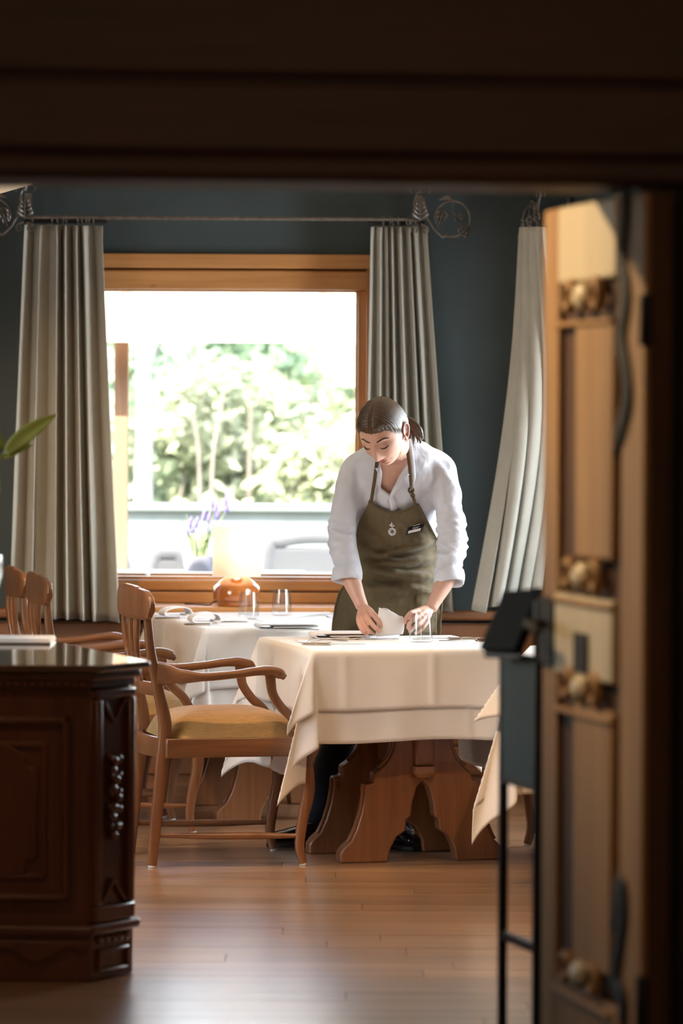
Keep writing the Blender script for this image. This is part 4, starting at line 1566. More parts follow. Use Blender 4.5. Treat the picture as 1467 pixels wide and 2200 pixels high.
X_ = lambda px: P(px, 1700, CD).x
Z_ = lambda py: P(100, py, CD).z
xr, xl, zt_, zb_ = X_(150), X_(-250), Z_(1538), Z_(1935)
door = cfront('door', [(xl, zb_), (xr, zb_), (xr, zt_), (xl, zt_)], 0.006, M['cabinet'], cab)
for (a, b, c, d) in ((xl, xr, zt_ - 0.022, zt_), (xl, xr, zb_, zb_ + 0.022), (xr - 0.022, xr, zb_, zt_), (xl, xl + 0.022, zb_, zt_)):
    cfront('frame_moulding', [(a, c), (b, c), (b, d), (a, d)], 0.026, M['cabinet'], door, 0, 0.009)
for (a, b, c, d) in ((xl + .06, xr - .066, zt_ - 0.088, zt_ - .070), (xl + .06, xr - .066, zb_ + .060, zb_ + 0.078), (xr - 0.080, xr - .062, zb_ + .06, zt_ - .070), (xl + .06, xl + 0.078, zb_ + .06, zt_ - .07)):
    cfront('inner_moulding', [(a, c), (b, c), (b, d), (a, d)], 0.016, M['cabinet'], door, 0, 0.006)
cx_ = X_(-50)
hc = [(X_(0), Z_(1590)), (X_(20), Z_(1597)), (X_(40), Z_(1615)), (X_(57), Z_(1625)), (X_(57), Z_(1642)), (X_(66), Z_(1646)), (X_(82), Z_(1648)), (X_(82), Z_(1842)), (X_(66), Z_(1846)), (X_(57), Z_(1850)), (X_(57), Z_(1876)), (X_(30), Z_(1880)), (X_(0), Z_(1880))]
cart = hc + [(2 * cx_ - x, z) for x, z in reversed(hc)]
cfront('cartouche', cart, 0.020, M['cabinet'], door, 0, 0.008)
# scalloped apron on the plinth
ap = [(X_(-250), 0.115), (X_(190), 0.115)] + [(X_(190) - 0.012 * k, 0.100 - 0.010 * abs(math.sin(k * 0.8))) for k in range(6)] + \
     [(X_(120), 0.075), (X_(90), 0.055), (X_(60), 0.060), (X_(30), 0.090), (X_(-20), 0.095), (X_(-250), 0.095)]
cfront('apron', ap, 0.016, M['cabinet'], pl_th, 0.008, 0.004)

# chamfered corner column: recessed field with chevrons and carved fruit drop
c0, c1 = Vector((-0.698, 10.70, 0)), Vector((-0.593, 10.868, 0))
cu = (c1 - c0).normalized()
cn = Vector((cu.y, -cu.x, 0))
CL = (c1 - c0).length
CM = Matrix(((cu.x, -cn.x, 0, 0), (cu.y, -cn.y, 0, 0), (0, 0, 1, 0), (0, 0, 0, 1)))


def cham(name, build, mat, parent, **kw):
    """build(mb) works in (s along chamfer, depth inward, z); result placed on the chamfer"""
    mb = build(MB())
    base = c0 + cpos
    mb.v = [tuple(base + (CM @ Vector(v))) for v in mb.v]
    return mb.build(name, mat, parent, **kw)


col = cham('corner_column', lambda m: m.box2((0.002, -0.006, .16), (CL - .002, 0.01, .81)), M['cabinet'], cab, bevel=0.003)
zc0, zc1 = .205, .785
for s0, s1 in ((0.006, 0.034), (CL - 0.034, CL - 0.006)):
    cham('column_bar', lambda m: m.box2((s0, -0.026, zc0), (s1, 0.0, zc1)), M['cabinet'], col, bevel=0.008)
cham('column_bar', lambda m: m.box2((0.006, -0.026, zc1), (CL - .006, 0.0, .812)), M['cabinet'], col, bevel=0.006)
cham('column_bar', lambda m: m.box2((0.006, -0.026, .160), (CL - .006, 0.0, zc0)), M['cabinet'], col, bevel=0.006)
for (p0, p1) in (((.040, zc1 - .004), (CL / 2, zc1 - .068)), ((CL - .040, zc1 - .004), (CL / 2, zc1 - .068)), ((.040, zc0 + .004), (CL / 2, zc0 + .068)), ((CL - .040, zc0 + .004), (CL / 2, zc0 + .068))):
    cham('chevron', lambda m: m.sweep([(p0[0], -.014, p0[1]), (p1[0], -.014, p1[1])], (.008, .008), seg=4, n=1, phase=PI / 4, up=(0, 1, 0)), M['cabinet'], col, bevel=0.002)
rgc = random.Random(3)
for k in range(9):
    z = 0.40 + k * 0.026
    s = CL / 2 + rgc.uniform(-.016, .016)
    cham('carved_fruit', lambda m: m.ball((s, -.018, z), (rgc.uniform(.011, .016), .016, rgc.uniform(.012, .017)), seg=10, rings=7), M['cabinet'], col, smooth=179)
for k in range(5):
    z = 0.415 + k * 0.047
    for sg in (-1, 1):
        cham('carved_leaf', lambda m: m.sweep([(CL / 2, -.010, z), (CL / 2 + sg * .020, -.024, z + .010), (CL / 2 + sg * .030, -.012, z + .028)], [(.003, .003), (.010, .004), (.002, .002)], up=(0, 1, 0), seg=8, n=4), M['cabinet'], col, smooth=179)
# panel block and scallops below the ledge
cham('plinth_block', lambda m: m.box2((.026, -.022, .022), (CL - .026, 0, .030)), M['cabinet'], pl_th, bevel=0.004)
cham('plinth_block', lambda m: m.box2((.026, -.022, .076), (CL - .026, 0, .084)), M['cabinet'], pl_th, bevel=0.003)
for s0 in (.026, CL - .036):
    cham('plinth_block', lambda m: m.box2((s0, -.022, .022), (s0 + .010, 0, .084)), M['cabinet'], pl_th, bevel=0.003)
for k in range(5):
    cham('scallop', lambda m: m.ball((.035 + k * .032, -.014, .112), (.015, .010, .014), seg=10, rings=6), M['cabinet'], pl_th, smooth=179)
# carving on the side face just beyond the column
for k in range(10):
    z = .30 + k * .045
    p = c1 + cpos + Vector((-0.012, 0.035, 0))
    MB().ball((p.x + .012, p.y, z), (.013, .03, .02), seg=10, rings=6).build('side_carving', M['cabinet'], body, smooth=179)

# white tray and a glass vase with a leafy plant on the cabinet
tq = ground(-30, 1379, 0.883)
tray = empty('serving_tray', (tq.x, tq.y, 0.883), 0, 'white rounded tray lying on the carved cabinet', 'tray')
tw = P(114, 1379, tq.y).x - tq.x
MB().sweep([(-tw, 0, .006), (tw, 0, .006)], [(0.12, .006)] * 2, seg=20, pw=6).build('plate', M['white_plastic'], tray, smooth=40)
MB().sweep([(-tw + .004, -.105, .0135), (-tw + .004, .105, .0135), (tw - .004, .105, .0135), (tw - .004, -.105, .0135), (-tw + .004, -.105, .0135)], .0028, seg=6, n=1).build('rim', M['white_plastic'], tray, smooth=50)

vq = P(-46, 1420, 11.0)
vase = empty('glass_vase', (vq.x, 11.0, 0.883), 0, 'clear glass vase at the left photo edge, on the cabinet', 'vase')
sv = 11.0 / FPX
hv = P(0, 1192, 11.0).z - 0.883
MB().lathe([(0, 0), (.040, 0), (.046, .006), (.040, hv * .3), (.052, hv * .6), (52 * sv, hv * .82), (51 * sv, hv), (49.5 * sv, hv), (50 * sv, hv * .82), (.049, hv * .6), (.037, hv * .3), (.042, .014), (0, .012)], seg=36).build('vessel', M['glass'], vase, smooth=50)
plant = empty('leafy_sprig', (vq.x, 11.0, 0.9), 0, 'green leafy sprig standing in the glass vase', 'plant')


def prel(px, py, D=11.0):
    return P(px, py, D) - Vector((vq.x, 11.0, 0.9))


def leaf(p0, p1, wd, droop=0.02, cup=0.25, n=10):
    p0, p1 = Vector(p0), Vector(p1)
    d = p1 - p0
    up = Vector((0, -0.75, 0.65))
    s = d.cross(up).normalized()
    nrm = s.cross(d).normalized()

    def fn(u, v):
        k = math.sin(PI * min(1, v ** 0.8)) ** 0.8 * wd
        a = (u - .5) * 2
        return p0 + d * v + s * (a * k) + nrm * (abs(a) * k * cup - droop * v * v)
    return MB().grid(fn, 6, n)


stem = MB().sweep([(0.01, 0, .02), (0.0, 0.01, .25), prel(-40, 1080), prel(-14, 1000), prel(10, 975)], [.004, .004, .0035, .003, .002], seg=7, n=4)
stem.build('stem', M['leaf_house'], plant, smooth=60)
for (a, b, wv) in (((8, 976), (116, 884), .030), ((2, 985), (64, 948), .018), ((-14, 1000), (-2, 1062), .010), ((-20, 1010), (-70, 920), .02), ((-30, 1060), (-110, 1040), .02), ((-34, 1070), (-60, 1130), .018), ((6, 970), (-50, 860), .02)):
    leaf(prel(*a), prel(*b, 10.98), wv).build('leaf', M['leaf_house'], plant, smooth=70, solid=0.0008)

# ================================================================== MENU STAND
M['green_panel'] = plain('dark_green_board', (0.030, 0.047, 0.032), 0.65, var=0.15, vscale=5)
M['stand'] = plain('dark_bronze_tube', (0.022, 0.014, 0.011), 0.42, 0.4)
M['black_leather'] = plain('black_leather', (0.008, 0.0075, 0.007), 0.8, bstr=0.2, bscale=200, spec=0.2)
sa, sb = P(1081, 1700, 9.10), P(1155, 1700, 8.86)
sdir = Vector((sb.x - sa.x, sb.y - sa.y, 0))
swid = sdir.length
stand = empty('menu_stand', (sa.x, sa.y, 0), math.atan2(sdir.y, sdir.x), 'slim dark menu stand with green board and tilted black top, at the open door', 'menu stand')
zA = lambda py: P(1081, py, 9.1).z
zB = lambda py: P(1155, py, 8.86).z
MB().box2((-.010, -.010, 0), (.010, .010, zA(1398))).build('post', M['stand'], stand, bevel=0.003)
MB().box2((swid - .010, -.010, 0), (swid + .010, .010, zB(1290))).build('post', M['stand'], stand, bevel=0.003)
MB().box2((.010, -.008, zA(1668)), (swid - .010, .008, zA(1398))).build('board', M['green_panel'], stand, bevel=0.002)
MB().box2((.0, -.010, zA(1680)), (swid, .010, zA(1664))).build('board_rail', M['stand'], stand, bevel=0.002)
MB().box2((.0, -.008, zA(2018)), (swid, .008, zA(1998))).build('crossbar', M['stand'], stand, bevel=0.002)
for xx in (0, swid):
    MB().box2((xx - .012, -.16, 0), (xx + .012, .16, .018)).build('foot', M['stand'], stand, bevel=0.003)
# tilted reading top
tp0, tp1, tp2, tp3 = P(1036, 1398, 9.06), P(1112, 1402, 8.86), P(1168, 1268, 8.90), P(1090, 1274, 9.12)
n_t = (tp1 - tp0).cross(tp3 - tp0).normalized() * 0.011
inv = (Matrix.Translation(stand.location) @ Matrix.Rotation(stand.rotation_euler.z, 4, 'Z')).inverted()
vv_ = [inv @ (q + n_t) for q in (tp0, tp1, tp2, tp3)] + [inv @ (q - n_t) for q in (tp0, tp1, tp2, tp3)]
MB().add(vv_, [(0, 1, 2, 3), (7, 6, 5, 4), (0, 4, 5, 1), (1, 5, 6, 2), (2, 6, 7, 3), (3, 7, 4, 0)]).build('reading_top', M['black_leather'], stand, bevel=0.003)
lp = [inv @ (tp0.lerp(tp1, t_) + (tp0 - tp3).normalized() * 0.004 - n_t * 1.2) for t_ in (0, 1)]
MB().sweep(lp, .007, seg=8).build('ledge', M['stand'], stand, smooth=60)

# ================================================================== OPEN CARVED DOOR, RIGHT
M['door'] = wood('honey_varnished_door', (0.23, 0.108, 0.035), (0.41, 0.225, 0.082), 2, 0.5, 0.55, 0.0, 0.08)
M['door'].node_tree.nodes['Principled BSDF'].inputs['Specular IOR Level'].default_value = 0.2
M['door_pale'] = wood('pale_maple_door_block', (0.46, 0.35, 0.20), (0.62, 0.49, 0.30), 2, 0.5, 0.5, 0.1, 0.06)
M['door_dark'] = wood('dark_door_moulding', (0.055, 0.024, 0.012), (0.11, 0.05, 0.024), 2, 0.5, 0.65, 0.0, 0.08)
M['door_dark'].node_tree.nodes['Principled BSDF'].inputs['Specular IOR Level'].default_value = 0.15
dh, df = P(1396, 1100, 7.72), P(1179, 1100, 8.45)
ddir = Vector((df.x - dh.x, df.y - dh.y, 0))
dw = ddir.length
drz = math.atan2(ddir.y, ddir.x)
leafd = struct(empty('door_1', (dh.x, dh.y, 0), drz))
DZ = lambda py, px=1290: P(px, py, 8.05).z
dtop = 2.03


def dpt(name, u0, u1, z0, z1, n0, n1, mat, bevel=0.005, parent=None):
    """part on the door's visible (left) face: u from the hinge, n outwards"""
    return MB().box2((u0, n0, z0), (u1, n1, z1)).build(name, mat, parent or leafd, bevel=bevel, seg=2)


def u_of(px):
    lo_, hi_ = 0.0, dw
    for _ in range(40):
        m_ = (lo_ + hi_) / 2
        q = dh + ddir.normalized() * m_
        if 733.5 + q.x * FPX / q.y > px:
            lo_ = m_
        else:
            hi_ = m_
    return lo_


u1, u2, u3, u4, u5 = u_of(1348), u_of(1336), u_of(1252), u_of(1222), u_of(1212)
dpt('door_core', 0, dw, 0.01, dtop, -0.045, 0.0, M['door_dark'], 0.003)
dpt('stile', 0, u1, 0.01, dtop, 0.0, 0.014, M['door'])
dpt('stile', u5, dw, 0.01, dtop, 0.0, 0.014, M['door'])
dpt('frieze_block', u2, u5, DZ(600), dtop, 0.0, 0.016, M['door_pale'])
dpt('upper_panel', u2, u3, DZ(1205), DZ(690), 0.0, 0.020, M['door'], 0.012)
dpt('lock_block', u2, u5, DZ(1462), DZ(1285), 0.0, 0.020, M['door_pale'])
dpt('lower_panel', u2, u3, DZ(2085), DZ(1520), 0.0, 0.020, M['door'], 0.012)
dpt('bottom_rail', u1, u5, 0.01, DZ(2140), 0.0, 0.014, M['door'])
for zc_ in (DZ(640), DZ(1248), DZ(1490), DZ(2110)):
    um = (u2 + u5) / 2
    for sg in (-1, 1):
        pts = [(um, .018, zc_ + .01)] + [(um + sg * (0.10 + rr * math.cos(a)), .022, zc_ + rr * math.sin(a)) for a, rr in [(PI - k * 0.62, 0.042 * (1 - k / 13)) for k in range(11)]]
        MB().sweep(pts, [.012] * 11 + [.005], up=(0, 1, 0), seg=8, n=3).build('scroll', M['door'], leafd, smooth=60)
    MB().ball((um, .02, zc_ + .005), (.045, .022, .032), seg=14, rings=8).build('carved_boss', M['door_pale'], leafd, smooth=179)
    dpt('capital', u2, u5, zc_ - .058, zc_ - .045, 0.0, 0.026, M['door'], 0.005)
# iron hinge straps winding along the near stile, iron latch at the free edge
for pts in ([(1362, 405), (1358, 480), (1352, 560), (1362, 640), (1352, 720), (1362, 800), (1366, 860), (1352, 920), (1340, 980)],
            [(1344, 1990), (1356, 1900), (1362, 1960), (1352, 2040), (1345, 2110), (1362, 2150), (1362, 2230)]):
    loc = []
    for px, py in pts:
        u = u_of(px)
        q = dh + ddir.normalized() * u
        loc.append((u, .020, P(px, py, q.y).z))
    MB().sweep(loc, [(.020, .006)] + [(.026, .006)] * (len(loc) - 2) + [(.006, .004)], up=(0, 1, 0), seg=8, n=4).build('hinge_strap', M['iron_dark'], leafd, smooth=50)
uh = u_of(1196)
qh = dh + ddir.normalized() * uh
zh = P(1196, 1340, qh.y).z
lt = MB().box2((uh - .06, .014, zh - .09), (uh + .06, .024, zh + .06)).build('lock_plate', M['iron_dark'], leafd, bevel=0.004)
MB().sweep([(uh, .02, zh), (uh, .060, zh), (uh - .03, .07, zh), (uh - .11, .07, zh - .01)], [.010, .010, .011, .009], up=(0, 0, 1), seg=10, n=4).build('handle', M['iron_dark'], lt, smooth=60)
uk = u_of(1272)
qk = dh + ddir.normalized() * uk
zk = P(1272, 1390, qk.y).z
MB().box2((uk - .05, .020, zk - .055), (uk + .05, .026, zk + .03)).build('keyhole_plate', M['iron_dark'], leafd, bevel=0.004)
for zc_ in (0.35, 1.72):
    MB().lathe([(.011, 0), (.013, .003), (.013, .10), (.011, .103)], (0.0, .012, zc_), seg=12).build('hinge_knuckle', M['iron_dark'], leafd, smooth=40)

# ================================================================== THE WAITRESS
from mathutils import noise as mnoise
from mathutils.bvhtree import BVHTree

M['shirt'] = fabric('white_cotton_shirt', (0.62, 0.62, 0.675), 0.8, 1100, 0.08, 0.02, 0.1, wrinkle=0.35, trans=0.06)
M['apron'] = fabric('olive_canvas_apron', (0.108, 0.078, 0.038), 0.85, 900, 0.25, 0.14, 0.15, wrinkle=0.3)
M['strap'] = fabric('olive_strap', (0.10, 0.065, 0.030), 0.85, 900, 0.2, 0.1, 0.1)
M['trousers'] = fabric('navy_trousers', (0.010, 0.013, 0.020), 0.8, 900, 0.15, 0.1, 0.1)
M['shoe'] = plain('black_patent_leather', (0.008, 0.008, 0.009), 0.12, coat=0.8)
M['sole'] = plain('black_rubber_sole', (0.008, 0.008, 0.008), 0.6)
M['badge'] = plain('black_badge_plastic', (0.010, 0.012, 0.015), 0.7, spec=0.2)
M['print'] = plain('pale_print', (0.70, 0.66, 0.68), 0.7)


def skin_mat():
    m, nt, b = new_mat('fair_skin')
    at = nt.nodes.new('ShaderNodeAttribute')
    at.attribute_name = 'tone'
    v = coords(nt)
    n = noise(nt, v, 14, 4, 0.6)
    c = ramp(nt, n, [(0.3, (0.60, 0.34, 0.255)), (0.7, (0.68, 0.40, 0.30))])
    mx = nt.nodes.new('ShaderNodeMix')
    mx.data_type = 'RGBA'
    nt.links.new(at.outputs['Fac'], mx.inputs[0])
    nt.links.new(c, mx.inputs[6])
    mx.inputs[7].default_value = (0.42, 0.13, 0.11, 1)
    nt.links.new(mx.outputs[2], b.inputs['Base Color'])
    setp(b, rough=0.48, sss=0.12)
    b.inputs['Subsurface Radius'].default_value = (0.012, 0.005, 0.003)
    bump(nt, b, noise(nt, v, 260, 3, 0.6), 0.06, 0.002)
    return m


def hair_mat():
    m, nt, b = new_mat('brown_hair')
    v = coords(nt, (14, 260, 60))
    n = noise(nt, v, 1.4, 5, 0.65, 0.4)
    c = ramp(nt, n, [(0.3, (0.030, 0.015, 0.008)), (0.55, (0.075, 0.040, 0.020)), (0.75, (0.14, 0.080, 0.042))])
    nt.links.new(c, b.inputs['Base Color'])
    setp(b, rough=0.30, spec=0.7)
    bump(nt, b, n, 0.8, 0.003)
    return m


M['skin'] = skin_mat()
M['hair'] = hair_mat()
M['lash'] = plain('dark_lash', (0.018, 0.010, 0.007), 0.7)
M['nail'] = plain('nail', (0.72, 0.46, 0.40), 0.3)
M['brow'] = plain('brown_brow', (0.055, 0.027, 0.014), 0.8)

PX = 0.20
PO = Vector((PX, 14.45, 0))
who = empty('person', PO, 0, 'waitress in white shirt and olive apron bending over the front table, arranging a napkin', 'person')


def rel(v):
    return Vector(v) - PO


def bake(mb, voxel, smooth_it=4, name='tmp'):
    """union of the added volumes as one continuous skin"""
    me = mb.mesh(name)
    o = bpy.data.objects.new(name, me)
    COL.objects.link(o)
    md = o.modifiers.new('r', 'REMESH')
    md.mode = 'VOXEL'
    md.voxel_size = voxel
    if smooth_it:
        sm = o.modifiers.new('s', 'SMOOTH')
        sm.iterations = smooth_it
        sm.factor = 0.5
    dg = bpy.context.evaluated_depsgraph_get()
    dg.update()
    out = bpy.data.meshes.new_from_object(o.evaluated_get(dg))
    bpy.data.objects.remove(o)
    bpy.data.meshes.remove(me)
    return out


def verts_np(me):
    a = np.empty(len(me.vertices) * 3)
    me.vertices.foreach_get('co', a)
    return a.reshape(-1, 3)


def pix(v):
    """photo pixel of a world point"""
    x, y = v[0] * FPX / v[1], (CAMH - v[2]) * FPX / v[1]
    c, s = math.cos(ROLL), math.sin(ROLL)
    return 733.5 + x * c - y * s, HORIZON + x * s + y * c


# --- volumes (world coordinates first)
TOR = [((PX, 14.53, .30), (.185, .125)), ((PX, 14.53, .46), (.185, .125)), ((PX, 14.53, .70), (.185, .125)), ((PX, 14.52, .88), (.176, .118)), ((PX, 14.50, .98), (.160, .108)), ((PX, 14.475, 1.08), (.142, .100)),
       ((PX, 14.415, 1.21), (.150, .105)), ((PX + .002, 14.34, 1.32), (.165, .112)), ((PX + .003, 14.285, 1.39), (.168, .098)), ((PX + .004, 14.235, 1.44), (.130, .070)), ((PX + .002, 14.205, 1.468), (.070, .052))]


def torso(mb, k, i0=0):
    mb.sweep([p for p, s in TOR[i0:]], [(a + k, b + k) for p, (a, b) in TOR[i0:]], up=(0, 1, 0), seg=36, pw=2.3, n=5)


ARM_R = [P(776, 996, 14.29), P(756, 1014, 14.275), P(744, 1070, 14.27), P(736, 1150, 14.27), P(751, 1232, 14.22), P(778, 1304, 14.165)]
ARM_L = [P(934, 996, 14.29), P(952, 1014, 14.275), P(962, 1070, 14.27), P(970, 1150, 14.275), P(962, 1232, 14.22), P(925, 1308, 14.16)]

# --- shirt
sh = MB()
torso(sh, 0.012, 3)
for tz in ([P(872, 962, 14.225), P(905, 972, 14.25), P(945, 1000, 14.275)], [P(822, 966, 14.225), P(795, 976, 14.25), P(764, 1000, 14.275)]):
    sh.sweep(tz, [(.042, .05), (.040, .052), (.046, .055)], up=(0, 1, 0), seg=16, n=5)
for A in (ARM_R, ARM_L):
    cuffend = A[3].lerp(A[4], 1.0)
    sh.sweep([A[0], A[1], A[2], A[3], cuffend], [(.050, .058), (.051, .058), (.049, .053), (.0495, .053), (.046, .048)], up=(0, 1, 0), seg=20, n=6)
    sh.ball(A[1] + Vector((0, .005, -.005)), (.050, .058, .052))
sm_ = bake(sh, 0.0075, 6, 'shirt')
co = verts_np(sm_)
nrm = np.empty(len(sm_.vertices) * 3)
sm_.vertices.foreach_get('normal', nrm)
nrm = nrm.reshape(-1, 3)
elb = [np.array(ARM_R[3]), np.array(ARM_L[3])]
sho = [np.array(ARM_R[1]), np.array(ARM_L[1])]
for i in range(len(co)):
    v = co[i]
    side = 0 if v[0] < PX else 1
    on_arm = min(1.0, max(0.0, (abs(v[0] - PX) - .14) / .03))
    tz = v[2] - elb[side][2]
    el = math.exp(-((tz + .02) / .11) ** 2) * on_arm
    n1 = mnoise.noise(Vector((v[0] * 7 + side * 9, v[1] * 9, v[2] * 34 + 6 * v[0])))
    n2 = mnoise.noise(Vector((v[0] * 16, v[1] * 16, v[2] * 18 + 3)))
    dsh = np.linalg.norm(v - sho[side])
    n3 = mnoise.noise(Vector(((v[0] - PX) * 22 * (1 if side else -1) + v[2] * 16, v[1] * 10, v[2] * 5)))
    d = .0150 * el * (1 - abs(n1) * 2.2) + .0050 * n2 + .0120 * math.exp(-(dsh / .13) ** 2) * n3
    d += .0035 * mnoise.noise(Vector((v[0] * 9, v[1] * 9, v[2] * 9))) + .004 * n3 * (1 - on_arm)
    co[i] = v + nrm[i] * d
sm_.vertices.foreach_set('co', co.ravel())
sm_.update()
bm = bmesh.new()
bm.from_mesh(sm_)


def inpoly(x, y, poly):
    c = False
    j = len(poly) - 1
    for i in range(len(poly)):
        if (poly[i][1] > y) != (poly[j][1] > y) and x < (poly[j][0] - poly[i][0]) * (y - poly[i][1]) / (poly[j][1] - poly[i][1]) + poly[i][0]:
            c = not c
        j = i
    return c


VN = [(808, 955), (812, 1000), (816, 1020), (815, 1046), (825, 1056), (838, 1068), (852, 1044), (866, 1020), (878, 1000), (886, 930)]
kill = []
for f in bm.faces:
    c = f.calc_center_median()
    if c.y < 14.30:
        px, py = pix(c)
        if inpoly(px, py, VN):
            kill.append(f)
bmesh.ops.delete(bm, geom=kill, context='FACES')
for v in bm.verts:
    v.co -= PO
bm.to_mesh(sm_)
bm.free()
shirt = link_mesh('shirt', sm_, M['shirt'], who, 179)
tbv = MB()
torso(tbv, 0.014)
BV = BVHTree.FromPolygons([Vector(v) for v in tbv.v], tbv.f)


def on_body(px, py, off=0.012):
    d = (P(px, py, 14.0) - Vector((0, 0, CAMH))).normalized()
    h = BV.ray_cast(Vector((0, 0, CAMH)), d)
    if h[0] is None:
        return None
    return h[0] - d * off


def strip(name, pts, wd, th, mat, parent, up=(0, -1, 0.4), seg=8, n=5, pw=4):
    return MB().sweep([rel(p) for p in pts], [(wd, th)] * len(pts) if not isinstance(wd, list) else [(w_, th) for w_ in wd], up=up, seg=seg, n=n, pw=pw).build(name, mat, parent, smooth=60)


def ob(px, py, off=0.008, D=14.2):
    q = on_body(px, py, off)
    return q if q is not None else P(px, py, D)


# collar stand, lapel edges and button placket
strip('collar', [P(812, 984, 14.16), P(811, 1002, 14.13), P(816, 1018, 14.125), ob(815, 1046), ob(824, 1056), ob(838, 1067)], [.009, .010, .008, .006, .006, .006], .0022, M['shirt'], shirt)
strip('collar', [P(878, 944, 14.20), P(881, 965, 14.165), P(884, 995, 14.145), P(887, 1020, 14.15), P(886, 1036, 14.165)], [.008, .010, .011, .010, .006], .003, M['shirt'], shirt)
strip('lapel', [P(880, 1000, 14.15), ob(866, 1022, .008), ob(852, 1046, .008), ob(838, 1068, .008)], [.011, .012, .010, .006], .002, M['shirt'], shirt)
strip('button_placket', [ob(838, 1066, .006), ob(843, 1080, .006), ob(846, 1098, .006), ob(846, 1110, .004)], .011, .002, M['shirt'], shirt)
MB().ball(rel(P(878, 1020, 14.135)), .0022, seg=8, rings=6).build('button', M['white_plastic'], shirt, smooth=179)
# rolled cuffs
for (pts, nm) in (([P(741, 1214, 14.235), P(745, 1236, 14.22), P(749, 1250, 14.212)], 'r'), ([P(966, 1222, 14.23), P(965, 1240, 14.22), P(963, 1256, 14.21)], 'l')):
    sl = 1 if nm == 'r' else -1
    mb = MB()
    ring_n = 28
    ax = (pts[-1] - pts[0]).normalized()
    tilt = Vector((-.42, 0, -.25)) if nm == 'r' else Vector((.16, 0, -.1))
    ax2 = (ax + tilt * 0.6).normalized()
    s1 = ax2.cross(Vector((0, 1, 0))).normalized()
    s2 = s1.cross(ax2).normalized()
    prof = [(.0485, -.030), (.0535, -.026), (.0565, -.010), (.0575, .008), (.0560, .020), (.0520, .025), (.0460, .022), (.0430, .010), (.044, -.02)]
    vs_, fs = [], []
    for i, (r_, h_) in enumerate(prof):
        for q in range(ring_n):
            a = 2 * PI * q / ring_n
            rr = r_ * (1 + .025 * math.sin(5 * a + i) + .02 * math.sin(3 * a))
            vs_.append(rel(pts[1]) + s1 * (rr * math.cos(a)) + s2 * (rr * math.sin(a) * 1.02) + ax2 * (h_ + .004 * math.sin(2 * a)))
    for i in range(len(prof)):
        for q in range(ring_n):
            a, b = i * ring_n + q, i * ring_n + (q + 1) % ring_n
            c, d = ((i + 1) % len(prof)) * ring_n + (q + 1) % ring_n, ((i + 1) % len(prof)) * ring_n + q
            fs.append((a, b, c, d))
    mb.add(vs_, fs).build('rolled_cuff', M['shirt'], shirt, smooth=80)

# --- body: chest, neck, arms and hands in one skin
FS = 0.009
HS = 1.075
HC = P(823, 930, 14.03)
HR = Matrix.Rotation(R(-22), 3, 'Z') @ Matrix.Rotation(R(38), 3, 'X') @ Matrix.Rotation(R(-3), 3, 'Y')


def hw_(x, y, z):
    return HC + HR @ (Vector((x, y, z)) * HS)


bd = MB()
torso(bd, -0.004, 5)
bd.sweep([(PX + .003, 14.25, 1.43), (PX + .001, 14.205, 1.468), hw_(0, .035, -.085), hw_(0, .03, -.05)], [(.075, .060), (.056, .054), (.050, .054), (.05, .05)], up=(0, 1, 0), seg=20, n=5)
# collar bones and throat notch
for sg in (-1, 1):
    bd.sweep([(PX + sg * .012, 14.165, 1.425), (PX + sg * .06, 14.19, 1.438), (PX + sg * .10, 14.225, 1.435)], [.010, .010, .010], seg=8, n=4)
for A in (ARM_R, ARM_L):
    bd.sweep(A, [(.026, .028), (.026, .028), (.030, .030), (.033, .033), (.036, .037), (.0235, .0275)], up=(0, 1, 0), seg=18, n=6)

HAND_R = dict(w=(778, 1304, 14.165),
              i=[(797, 1315, 14.115), (809, 1330, 14.088), (815, 1339, 14.083), (819, 1347, 14.086)],
              m=[(787, 1323, 14.105), (799, 1341, 14.075), (807, 1350, 14.071), (814, 1356, 14.075)],
              r=[(778, 1329, 14.105), (787, 1348, 14.078), (794, 1356, 14.074), (801, 1361, 14.078)],
              p=[(770, 1333, 14.112), (776, 1351, 14.090), (782, 1358, 14.086), (788, 1363, 14.088)],
              t=[(790, 1310, 14.160), (804, 1322, 14.142), (816, 1333, 14.128), (824, 1342, 14.118)])
HAND_L = dict(w=(925, 1308, 14.16),
              i=[(896, 1313, 14.105), (882, 1317, 14.075), (873, 1327, 14.075), (870, 1338, 14.084)],
              m=[(901, 1322, 14.095), (888, 1331, 14.062), (879, 1340, 14.062), (876, 1349, 14.070)],
              r=[(908, 1330, 14.095), (897, 1342, 14.062), (887, 1350, 14.062), (880, 1357, 14.070)],
              p=[(917, 1335, 14.100), (909, 1348, 14.072), (900, 1356, 14.070), (893, 1361, 14.074)],
              t=[(912, 1312, 14.155), (892, 1320, 14.150), (878, 1326, 14.140), (866, 1331, 14.128)])
nails = []
